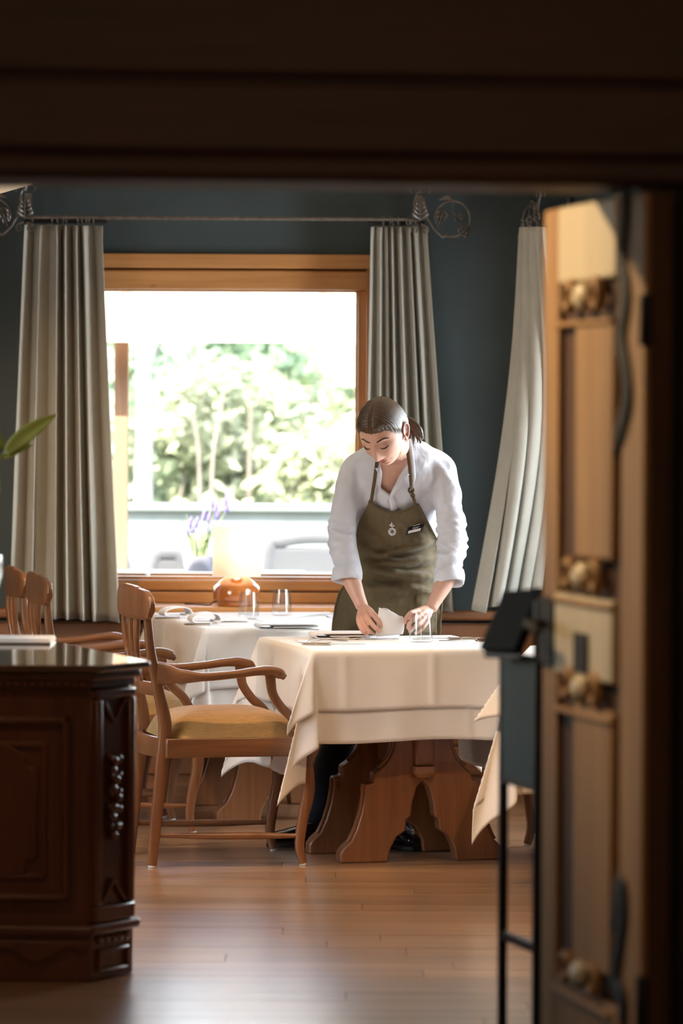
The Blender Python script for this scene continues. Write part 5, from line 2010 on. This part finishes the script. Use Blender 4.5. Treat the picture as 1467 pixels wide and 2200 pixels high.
for H in (HAND_R, HAND_L):
    W_ = P(*H['w'])
    back = (ARM_R if H is HAND_R else ARM_L)[4]
    for k in 'imrp':
        q = [P(*a) for a in H[k]]
        bd.sweep([W_, W_.lerp(q[0], .55) + Vector((0, .001, .003)), q[0], q[1], q[2], q[3]],
                 [(.016, .016), (.0135, .014), (.0108, .0112), (.0092, .0095), (.0084, .0087), (.0068, .0070)] if k != 'p' else
                 [(.014, .016), (.012, .013), (.0094, .0098), (.0080, .0083), (.0074, .0076), (.0060, .0062)], up=(0, 1, 0), seg=12, n=4)
        bd.ball(q[3], .0064 if k != 'p' else .0056, seg=10, rings=8)
        bd.ball(q[1] + Vector((0, -.001, .0015)), .0088 if k != 'p' else .0078, seg=10, rings=8)
        bd.ball(q[0] + Vector((0, -.002, .002)), .0108 if k != 'p' else .0092, seg=10, rings=8)
        nails.append((q[2], q[3]))
    q = [P(*a) for a in H['t']]
    bd.sweep([W_ + Vector((0, 0, -.004)), q[0], q[1], q[2], q[3]], [(.018, .016), (.015, .014), (.0115, .0115), (.0098, .0098), (.007, .007)], up=(0, 1, 0), seg=12, n=4)
    bd.ball(q[3], .0075, seg=10, rings=8)
body_me = bake(bd, 0.0031, 3, 'body')
bw = bmesh.new()
bw.from_mesh(body_me)
for v in bw.verts:
    v.co -= PO
tone_l = bw.verts.layers.float.new('tone')
for v in bw.verts:
    # knuckles and fingertips run a little redder
    w_ = v.co + PO
    t_ = 0.0
    if w_.z < 0.86:
        t_ = 0.18
    v[tone_l] = t_


# --- head surface
def sst(a, b, x):
    t = min(1.0, max(0.0, (x - a) / (b - a)))
    return t * t * (3 - 2 * t)


def G(x, z, cx, cz, sx, sz):
    return math.exp(-((x - cx) / sx) ** 2 - ((z - cz) / sz) ** 2)


def face_disp(x, z):
    d = 0.0
    z -= FS
    t = sst(.018, -.046, z)
    if z < .03:
        k = sst(.03, .0, z) * (1 - sst(-.047, -.058, z))
        d += k * (.004 + .017 * t) * math.exp(-(x / (.0085 + .004 * t)) ** 2)
    d += .0065 * G(x, z, 0, -.043, .0105, .009)
    for s in (-1, 1):
        d += .0055 * G(x, z, s * .0125, -.047, .0062, .0065)
        d -= .0105 * G(x, z, s * .031, .004, .018, .012)
        d += .0078 * G(x, z, s * .0315, -.001, .0125, .0085)
        d += .0040 * G(x, z, s * .030, .0235, .020, .007)
        d += .0050 * G(x, z, s * .041, -.034, .020, .022)
        d -= .0030 * G(x, z, s * .026, -.073, .006, .008)
    d += .0062 * G(x, z, 0, -.0665, .0185, .0045)
    d += .0072 * G(x, z, 0, -.0795, .0150, .0052)
    d -= .0052 * G(x, z, 0, -.0728, .0205, .0019)
    d -= .0045 * G(x, z, 0, -.0905, .016, .005)
    d += .0085 * G(x, z, 0, -.106, .017, .012)
    return d


def head_base(s, off=0.0):
    x, y, z = s.x * .0745, s.y * .097, s.z * .1165
    if z < 0:
        k = sst(0.0, -.105, z)
        x *= 1 - .30 * k * (1 if y < .03 else .8)
        if y > 0:
            y *= 1 - .52 * k
        else:
            y *= 1 - .08 * k
    if y < 0:
        # flatter face front
        y *= 1 - .05 * (1 - (x / .0745) ** 2)
    v = Vector((x, y, z))
    if off:
        v += Vector((s.x / .0745, s.y / .097, s.z / .1165)).normalized() * off
    return v


def head_pt(s):
    v = head_base(s)
    if s.y < 0.1:
        v.y -= face_disp(v.x, v.z) * sst(.1, -.35, s.y)
    return v


nth, nph = 110, 150
hv = []
for i in range(nth + 1):
    th = PI * (i / nth) ** 1.25
    for j in range(nph):
        a = 2 * PI * j / nph
        s = Vector((math.sin(th) * math.cos(a), -math.cos(th), math.sin(th) * math.sin(a)))
        hv.append(head_pt(s))
front = [(v.x, v.z, v.y) for v in hv if v.y < 0.02]
fa = np.array(front)


def surf(x, z, off=0.0):
    z += FS
    k = np.argmin((fa[:, 0] - x) ** 2 + (fa[:, 1] - z) ** 2)
    return Vector((x, fa[k, 2] - off, z))


nb = []
for v in hv:
    q = bw.verts.new(hw_(*v) - PO)
    lip = max(G(v.x, v.z, 0, -.0668 + FS, .0200, .0048), G(v.x, v.z, 0, -.0795 + FS, .0165, .0056)) if v.y < -.03 else 0
    tn = min(.85, 1.25 * sst(.35, .75, lip))
    if v.y < 0:
        tn = max(tn, .16 * max(G(v.x, v.z, .043, -.036 + FS, .02, .02), G(v.x, v.z, -.043, -.036 + FS, .02, .02)), .14 * G(v.x, v.z, 0, -.045 + FS, .012, .01))
    q[tone_l] = tn
    nb.append(q)
for i in range(nth):
    for j in range(nph):
        a, b = i * nph + j, i * nph + (j + 1) % nph
        c, d = (i + 1) * nph + (j + 1) % nph, (i + 1) * nph + j
        try:
            bw.faces.new((nb[a], nb[b], nb[c], nb[d]))
        except ValueError:
            pass
# ears
for sg in (-1, 1):
    e = MB()
    cx = sg * .0735
    rim = [(cx, -.004, -.030), (cx + sg * .006, -.008, -.018), (cx + sg * .004, -.006, -.004), (cx + sg * .006, -.007, .014), (cx + sg * .009, .004, .027), (cx + sg * .013, .017, .026), (cx + sg * .015, .022, .010), (cx + sg * .012, .018, -.008), (cx + sg * .008, .008, -.022), (cx + sg * .004, .000, -.031)]
    e.sweep(rim, [.0035, .003, .003, .0035, .004, .0042, .004, .004, .0048, .004], seg=8, n=4)
    e.ball((cx + sg * .001, .006, .002), (.005, .015, .026), seg=12, rings=8)
    e.ball((cx + sg * .005, .000, -.024), (.0045, .008, .009), seg=10, rings=8)
    bi = [bw.verts.new(hw_(*v) - PO) for v in e.v]
    for q in bi:
        q[tone_l] = .55
    for f in e.f:
        try:
            bw.faces.new([bi[k] for k in f])
        except ValueError:
            pass
bmesh.ops.recalc_face_normals(bw, faces=bw.faces)
bw.to_mesh(body_me)
bw.free()
body_o = link_mesh('body', body_me, M['skin'], who, 179)

# brows and lashes
for sg in (-1, 1):
    pts = [surf(sg * .013, .0185, .001), surf(sg * .024, .0240, .0015), surf(sg * .036, .0265, .0015), surf(sg * .047, .0225, .001), surf(sg * .052, .0185, .0005)]
    MB().sweep([rel(hw_(*p)) for p in pts], [(.0012, .0022), (.0014, .0034), (.0014, .0034), (.001, .0024), (.0006, .0008)], up=tuple(HR @ Vector((0, 0, 1))), seg=8, n=5).build('eyebrow', M['brow'], who, smooth=60)
    pts = [surf(sg * .0185, -.0055, .0008), surf(sg * .025, -.0085, .002), surf(sg * .033, -.0095, .0025), surf(sg * .041, -.0075, .0022), surf(sg * .0465, -.0045, .0015)]
    MB().sweep([rel(hw_(*p)) for p in pts], [(.001, .0010), (.0022, .0014), (.003, .0016), (.0026, .0015), (.001, .0008)], up=tuple(HR @ Vector((0, 0, 1))), seg=8, n=5).build('eyelashes', M['lash'], who, smooth=60)
    for p in ((sg * .0065, -.0545),):
        MB().ball(rel(hw_(*surf(p[0], p[1], -.0012))), (.0028, .0022, .0020), seg=8, rings=6).build('nostril', M['lash'], who, smooth=179)

# --- hair: combed back from a centre parting, tied low
HT = [(-.110, .072), (-.085, .066), (-.068, .056), (-.052, .040), (-.036, .022), (-.016, .004), (.0, .012), (.020, .010), (.034, -.03), (.06, -.065), (.11, -.085)]


def hairline(y):
    for (a, za), (b, zb2) in zip(HT, HT[1:]):
        if y <= b:
            t = min(1, max(0, (y - a) / (b - a)))
            return za + (zb2 - za) * t
    return HT[-1][1]


na_, ne = 180, 40
hm = MB()
hvv = []
for j in range(na_):
    a = 2 * PI * j / na_
    cx, cy = math.sin(a), -math.cos(a)
    e0 = PI / 2
    # walk down from the crown until the hairline
    for k in range(220):
        e = PI / 2 - k * (PI * .80) / 220
        s = Vector((cx * math.cos(e), cy * math.cos(e), math.sin(e)))
        v = head_base(s)
        tmp_ = .008 * math.exp(-((abs(v.x) - .046) / .014) ** 2) * (1 if v.y < -.02 else 0) - .004 * math.exp(-(v.x / .02) ** 2) * (1 if v.y < 0 else 0)
        if v.z < hairline(v.y) + tmp_ + .0016 * math.sin(j * 2.4) + .0012 * math.sin(j * 5.1):
            break
    for i in range(ne + 1):
        t = i / ne
        ee = PI / 2 + (e - PI / 2) * t
        s = Vector((cx * math.cos(ee), cy * math.cos(ee), math.sin(ee)))
        v0 = head_base(s)
        th = .0105 * (1 - sst(.80, 1.0, t)) + .0012
        if v0.y > .02:
            th += .004 * sst(.02, .08, v0.y)
        part = math.exp(-(v0.x / .0045) ** 2) * sst(.045, .0, v0.y)
        th -= .0050 * part * (1 - sst(.85, 1, t))
        th += .0009 * math.sin(v0.y * 900 + 3 * math.sin(v0.x * 60)) * (1 - part)
        hvv.append(head_base(s, max(.0012, th)))
fs = []
for j in range(na_):
    for i in range(ne):
        a, b = j * (ne + 1) + i, ((j + 1) % na_) * (ne + 1) + i
        fs.append((a, a + 1, b + 1, b))
# hair keeps the head's own axes so that the strand pattern follows the comb
hair = MB().add(hvv, fs).build('hair', M['hair'], who, smooth=179)
hair.location = rel(HC)
hair.rotation_euler = HR.to_euler()
hair.scale = (HS, HS, HS)
pt = []
for k in range(12):
    e = R(28) + k * R(6.5)
    s = Vector((0.0, -math.cos(e), math.sin(e)))
    pt.append(head_base(s, .0068))
MB().sweep(pt, [(.0005, .0006)] + [(.0013, .0008)] * 10 + [(.0005, .0006)], up=(1, 0, 0), seg=6, n=2).build('parting', plain('parting_skin', (0.30, 0.14, 0.075), 0.6), hair, smooth=60)
# low ponytail and stray ends
tail = []
rgh = random.Random(2)
b0 = head_base(Vector((.10, .92, -.30)).normalized(), .008)
for k in range(7):
    dx, dz = rgh.uniform(-.012, .012), rgh.uniform(-.012, .012)
    pts = [b0 + Vector((dx * .4 - .01, -.015, dz * .5)), b0 + Vector((dx + .012, .020, dz)), b0 + Vector((.035 + dx, .030, -.012 + dz)), b0 + Vector((.058 + dx * 1.5, .018, -.045 + dz * 1.5)), b0 + Vector((.062 + dx * 2, .004, -.075 + dz))]
    MB().sweep(pts, [.008, .010, .010, .008, .002], seg=8, n=5).build('ponytail', M['hair'], hair, smooth=179)
MB().lathe([(.016, -.006), (.020, 0), (.016, .006)], b0 + Vector((.006, .008, 0)), seg=14, m=Matrix.Rotation(R(80), 3, 'X'), cap=False).build('hair_tie', M['lash'], hair, smooth=60)

# --- apron
LE = [(1073, 793), (1085, 789), (1100, 783), (1115, 774), (1130, 768), (1160, 763), (1200, 761), (1235, 760), (1250, 745), (1270, 728), (1300, 719), (1340, 713), (1380, 711), (1460, 708), (1560, 706)]
RE = [(1073, 897), (1085, 901), (1100, 909), (1115, 917), (1130, 925), (1160, 941), (1200, 948), (1235, 950), (1250, 950), (1270, 951), (1300, 951), (1340, 948), (1380, 946), (1460, 944), (1560, 942)]


def lut(T, y):
    for (a, xa), (b, xb) in zip(T, T[1:]):
        if y <= b:
            t = max(0, (y - a) / (b - a))
            return xa + (xb - xa) * t
    return T[-1][1]


NU, NV = 80, 150
AP = np.zeros((NV + 1, NU + 1, 3))
ok = np.zeros((NV + 1, NU + 1), bool)
PXY = np.zeros((NV + 1, NU + 1, 2))
for j in range(NV + 1):
    for i in range(NU + 1):
        u = i / NU
        y0 = 1074 + 21 * math.sin(PI * min(1, u * 1.05)) ** 1.2 + 8 * u
        y = y0 + (1560 - y0) * (j / NV) ** 1.12
        xl_, xr_ = lut(LE, y), lut(RE, y)
        x = xl_ + (xr_ - xl_) * u
        PXY[j, i] = (x, y)
        h = on_body(x, y, .018)
        if h is not None:
            AP[j, i] = h
            ok[j, i] = True
for j in range(NV + 1):
    idx = np.where(ok[j])[0]
    for i in range(NU + 1):
        if not ok[j, i]:
            k = idx[np.argmin(abs(idx - i))]
            q = P(*PXY[j, i], AP[j, k][1] + 0.004 * abs(i - k))
            AP[j, i] = q
DEP = AP[:, :, 1].copy()
for _ in range(30):
    D2 = DEP.copy()
    D2[1:-1, 1:-1] = (DEP[:-2, 1:-1] + DEP[2:, 1:-1] + DEP[1:-1, :-2] + DEP[1:-1, 2:]) / 4
    D2[1:-1, 0] = (DEP[:-2, 0] + DEP[2:, 0] + DEP[1:-1, 1]) / 3
    D2[1:-1, -1] = (DEP[:-2, -1] + DEP[2:, -1] + DEP[1:-1, -2]) / 3
    DEP = np.minimum(D2, AP[:, :, 1] + .02)


def fold(px, py):
    """soft canvas folds gathered at the bent waist"""
    u = (px - 760) / 190.0
    d = 0.0

    def ridge(cx, cy, L, w, ang, amp):
        c, s = math.cos(R(ang)), math.sin(R(ang))
        x, y = px - cx, py - cy
        a, b = x * c + y * s, -x * s + y * c
        b += 0.0022 * a * a * 0.35
        return amp * math.exp(-(a / L) ** 2 - (b / (w * .8)) ** 2)
    d += ridge(900, 1172, 70, 9, -16, .013)
    d += ridge(890, 1205, 70, 10, -8, .015)
    d -= ridge(885, 1189, 70, 7, -12, .012)
    d += ridge(820, 1195, 45, 10, 22, .010)
    d += ridge(840, 1228, 65, 9, 8, .012)
    d -= ridge(800, 1243, 45, 8, 4, .014)
    d += ridge(800, 1262, 55, 11, 6, .011)
    d += ridge(905, 1240, 50, 9, -4, .010)
    d -= ridge(880, 1222, 50, 6, 0, .010)
    d += ridge(800, 1150, 35, 14, 38, .006)
    d += ridge(840, 1300, 90, 16, 0, .006)
    d += ridge(900, 1265, 40, 8, 14, .007)
    n = mnoise.noise(Vector((px * .022, py * .035, 3.0)))
    d += .0045 * n * sst(1090, 1150, py)
    d += .0035 * math.sin(px * .085 + 1.5 * math.sin(py * .01)) * sst(1250, 1380, py)
    d += .0016 * mnoise.noise(Vector((px * .09, py * .09, 1.0)))
    return max(d * 2.3, -.011)


vs_, fs = [], []
for j in range(NV + 1):
    for i in range(NU + 1):
        px, py = PXY[j, i]
        vs_.append(rel(P(px, py, DEP[j, i] - fold(px, py))))
for j in range(NV):
    for i in range(NU):
        a = j * (NU + 1) + i
        fs.append((a, a + 1, a + NU + 2, a + NU + 1))
apron = MB().add(vs_, fs).build('apron', M['apron'], who, smooth=179, solid=0.003)


def ap_pt(px, py, off=.003):
    k = np.argmin((PXY[:, :, 0] - px) ** 2 + (PXY[:, :, 1] - py) ** 2)
    j, i = divmod(k, NU + 1)
    return P(px, py, DEP[j, i] - fold(px, py) - off)


# hems, pocket, straps
strip('hem', [ap_pt(PXY[2, i][0], PXY[2, i][1], .0025) for i in range(0, NU + 1, 8)], .0016, .0010, M['strap'], apron, n=3)
for i in (1, NU - 1):
    strip('hem', [ap_pt(PXY[j, i][0], PXY[j, i][1], .0022) for j in range(2, NV, 9)], .0018, .0012, M['strap'], apron, n=3)
pk = MB().grid(lambda u, v: rel(ap_pt(893 + u * 45, 1268 + v * 90 + 4 * u, .0055)), 14, 20)
pocket = pk.build('pocket', M['apron'], apron, smooth=179, solid=0.002)
strip('stitching', [ap_pt(896, 1272 + k * 12, .008) for k in range(7)], .0008, .0006, M['print'] if False else M['strap'], pocket, n=2)
strip('stitching', [ap_pt(896 + k * 6, 1273 + k * .6, .008) for k in range(7)], .0008, .0006, M['strap'], pocket, n=2)
strip('neck_strap', [ap_pt(797, 1078, .004), ob(800, 1060, .012), ob(804, 1035, .012), P(808, 1005, 14.125), P(812, 985, 14.14), hw_(-.045, .07, -.10)], .0065, .0016, M['strap'], apron)
strip('neck_strap', [ap_pt(893, 1086, .004), ob(889, 1072, .014), ob(885, 1056, .014), P(883, 1040, 14.155), P(880, 1005, 14.14), P(875, 965, 14.15), P(873, 945, 14.165), hw_(.03, .08, -.09)], .0062, .0016, M['strap'], apron)
kn = ob(883, 1053, .016)
for k in range(3):
    a = k * 1.1
    MB().sweep([rel(kn + Vector((.009 * math.cos(t + a), .004 * math.sin(t), .010 * math.sin(t + a)))) for t in np.linspace(0, 5.2, 8)], .0038, up=(0, 1, 0), seg=7, n=3).build('strap_knot', M['strap'], apron, smooth=60)
rg0 = ob(886, 1064, .016)
MB().sweep([rel(rg0 + Vector((.009 * math.cos(t), -.001, .006 * math.sin(t)))) for t in np.linspace(0, 2 * PI, 17)], .0012, up=(0, 1, 0), seg=6, n=1, cap=False).build('buckle_ring', M['steel'], apron, smooth=60)

# flower emblem
fl = MB()
cxp, cyp = 842.3, 1142.3
for k in range(8):
    a = k * PI / 4 + .2
    pp = [ap_pt(cxp + 2.2 * math.cos(a), cyp + 2.2 * math.sin(a), .003)]
    for t in (-.34, -.2, 0.0, .2, .34):
        r_ = 9.3 - 3.0 * abs(t) - (1.0 if abs(t) < .05 else 0)
        pp.append(ap_pt(cxp + r_ * math.cos(a + t), cyp + r_ * 1.02 * math.sin(a + t), .003))
    fl.add([rel(p) for p in pp], [(0, 1, 2, 3, 4, 5)])
for (x0, y0, x1, y1, wv) in ((842, 1132, 841, 1121, 1.7), (842, 1132, 835.5, 1126, 1.5), (842, 1132, 848, 1128, 1.5), (842.6, 1136, 842, 1130, .5)):
    dx, dy = x1 - x0, y1 - y0
    L_ = math.hypot(dx, dy)
    nx_, ny_ = -dy / L_ * wv, dx / L_ * wv
    fl.add([rel(ap_pt(a, b, .003)) for a, b in ((x0, y0), (x0 + dx * .5 + nx_, y0 + dy * .5 + ny_), (x1, y1), (x0 + dx * .5 - nx_, y0 + dy * .5 - ny_))], [(0, 1, 2, 3)])
emb = fl.build('flower_print', M['print'], apron, fix=False)
emb['label'] = 'pale flower emblem printed on the bib'

# name badge
BQ = [(877.7, 1132.7), (911.6, 1125.4), (904.7, 1141.7), (871.5, 1149.5)]
bdq = ap_pt(891, 1137, .013)
bD = [bdq.y, bdq.y - .001, bdq.y - .004, bdq.y - .004]


def bq(u, v, off=0.0):
    a = [P(BQ[k][0], BQ[k][1], bD[k] - off) for k in range(4)]
    return rel(a[0].lerp(a[1], u).lerp(a[3].lerp(a[2], u), v))


pl8 = [bq(0, 0), bq(1, 0), bq(1, 1), bq(0, 1), bq(0, 0, -.003), bq(1, 0, -.003), bq(1, 1, -.003), bq(0, 1, -.003)]
badge = MB().add(pl8, [(0, 1, 2, 3), (7, 6, 5, 4), (0, 4, 5, 1), (1, 5, 6, 2), (2, 6, 7, 3), (3, 7, 4, 0)]).build('name_badge', M['badge'], who, bevel=0.0006)
badge['label'] = 'black name badge with a white strip'
MB().add([bq(.10, .50, .0006), bq(.90, .50, .0006), bq(.90, .87, .0006), bq(.10, .87, .0006)], [(0, 1, 2, 3)]).build('name_strip', M['print'], badge)
for (a, b) in ((.0, .035), (.965, 1.0)):
    pass
MB().sweep([bq(.30, -.05, .002), bq(.50, -.09, .003), bq(.70, -.14, .002)], [(.0016, .0022)] * 3, seg=8, n=3, up=(0, 1, 0)).build('badge_clip', M['steel'], badge, smooth=60)
fc = bpy.data.curves.new('badge_text', 'FONT')
fc.body = 'berghof'
fc.size = 1.0
fc.shear = 0.3
fo = bpy.data.objects.new('badge_text', fc)
COL.objects.link(fo)
dg = bpy.context.evaluated_depsgraph_get()
dg.update()
tme = bpy.data.meshes.new_from_object(fo.evaluated_get(dg))
bpy.data.objects.remove(fo)
tv = verts_np(tme)
tw_ = tv[:, 0].max()
th_ = tv[:, 1].max()
tv2 = np.array([tuple(bq(.30 + .42 * v[0] / tw_, .38 - .26 * (v[1] / th_), .0008)) for v in tv])
tme.vertices.foreach_set('co', tv2.ravel())
tme.update()
link_mesh('badge_lettering', tme, M['print'], badge)

# --- trousers and shoes
RF, LF = Vector((-.100, 14.13, 0)), Vector((.205, 14.12, 0))
tr = MB()
tr.sweep([(PX, 14.53, 1.0), (PX, 14.53, .86), (PX, 14.52, .80)], [(.155, .105), (.168, .112), (.150, .10)], up=(0, 1, 0), seg=24, n=4)
for hx_, kx, F in ((.115, .035, RF), (.290, .250, LF)):
    tr.sweep([(hx_, 14.53, .90), (hx_ * .7 + kx * .3, 14.48, .68), (kx, 14.37, .47), ((kx + F.x) / 2, 14.28, .28), (F.x + .015, 14.20, .11), (F.x + .012, 14.19, .055)],
             [(.088, .098), (.082, .09), (.066, .074), (.062, .070), (.060, .070), (.062, .074)], up=(0, 1, 0), seg=20, n=6)
tm = bake(tr, 0.008, 5, 'trousers')
co = verts_np(tm)
nrm = np.empty(len(tm.vertices) * 3)
tm.vertices.foreach_get('normal', nrm)
nrm = nrm.reshape(-1, 3)
for i in range(len(co)):
    v = co[i]
    co[i] = v + nrm[i] * (.006 * mnoise.noise(Vector((v[0] * 8, v[1] * 8, v[2] * 18))) * (1 + 1.5 * math.exp(-((v[2] - .12) / .08) ** 2)))
co -= np.array(PO)
tm.vertices.foreach_set('co', co.ravel())
tm.update()
link_mesh('trousers', tm, M['trousers'], who, 179)
for F, ang in ((RF, R(200)), (LF, R(-62))):
    m = Matrix.Translation(F - PO) @ Matrix.Rotation(ang, 4, 'Z')
    # last: heel at -x, toe at +x
    prof = [(-.085, .022, .045), (-.075, .031, .062), (-.03, .034, .070), (.02, .038, .062), (.07, .044, .046), (.12, .043, .036), (.155, .034, .028), (.172, .016, .018)]
    sw = MB().sweep([(x, 0, .022 + h * .5) for x, w_, h in prof], [(w_, h * .55) for x, w_, h in prof], up=(0, 0, 1), seg=18, pw=2.6, n=4)
    sw.v = [tuple(m @ Vector((v[0], v[1], max(v[2], .014)))) for v in sw.v]
    shoe = sw.build('shoe', M['shoe'], who, smooth=60)
    out = [(x, w_ + .003) for x, w_, h in prof]
    poly = [(x, w_) for x, w_ in out] + [(x, -w_) for x, w_ in reversed(out)]
    so = MB().plan(poly, 0.0, .016)
    so.v = [tuple(m @ Vector(v)) for v in so.v]
    so.build('sole', M['sole'], shoe, bevel=0.003)
    tie = MB()
    for k in range(3):
        x = .025 + k * .016
        tie.sweep([(x, -.018, .085 - k * .008), (x, 0, .091 - k * .009), (x, .018, .085 - k * .008)], .0022, seg=6, n=3)
    tie.v = [tuple(m @ Vector(v)) for v in tie.v]
    tie.build('laces', M['sole'], shoe, smooth=60)['kind'] = 'stuff'

# fingernails
for a, b in nails:
    d = (b - a).normalized()
    c = b + d * .0015 + Vector((0, -.0052, .0018))
    s = d.cross(Vector((0, -1, .3))).normalized()
    nl = s.cross(d).normalized()
    mat3 = Matrix((d, s, nl)).transposed()
    MB().ball(rel(c), (.0048, .0036, .0011), m=mat3, seg=10, rings=6).build('fingernail', plain('nail', (0.72, 0.46, 0.40), 0.3) if 'nail' not in M else M['nail'], who, smooth=179)

# --- the napkin between her hands: standing folded sheet
TL, TR_, BR_, BL = (814, 1305), (863, 1323), (863, 1361), (806, 1366)


def nap(u, v, D0, sag=0.0):
    x = (TL[0] * (1 - u) + TR_[0] * u) * (1 - v) + (BL[0] * (1 - u) + BR_[0] * u) * v
    y = (TL[1] * (1 - u) + TR_[1] * u) * (1 - v) + (BL[1] * (1 - u) + BR_[1] * u) * v
    y += 2.2 * math.sin(u * 9) * (1 - v) ** 3 * u
    x += 3.0 * math.sin(PI * v) * u
    D = D0 - .012 * math.sin(PI * u) - .006 * math.sin(PI * v) + .010 * u
    return P(x, y + sag, D)


nf = MB()
DN = 14.095
ng = P(838, 1366, DN)
NR = Vector((ng.x, DN, TOPZ))
nf.grid(lambda u, v: nap(u, v, DN) - NR, 24, 20)
nf.grid(lambda u, v: nap(.04 + u * .97, v, DN + .016 - .012 * u, 2.0 - 6 * math.sin(u * 5.5) * (1 - v)) - NR, 24, 20)
nf.grid(lambda u, v: nap(1.0, v, DN + .004 * u).lerp(nap(1.01, v, DN + .004, 2.0), u) - NR + Vector((.003 * math.sin(PI * u), 0, 0)), 4, 20)
b0_, b1_ = P(800, 1368, 14.10), P(852, 1369, 14.08)
nk = nf.build('napkin', M['napkin'], None, smooth=179, solid=0.0016)
nk.location = NR
tag(nk, 'napkin stood up between the hands of the waitress', 'napkin', NG)
# its loose tail lies flat on the cloth
tl_ = MB().grid(lambda u, v: (ground(792 + u * 66, 1366 + 7 * v - 2.5 * u * (1 - v), TOPZ) - NR) + Vector((0, 0, .0015 + .004 * math.sin(PI * v) * (1 - .4 * u))), 16, 8)
tail_o = tl_.build('loose_tail', M['napkin'], nk, smooth=179, solid=0.0016)
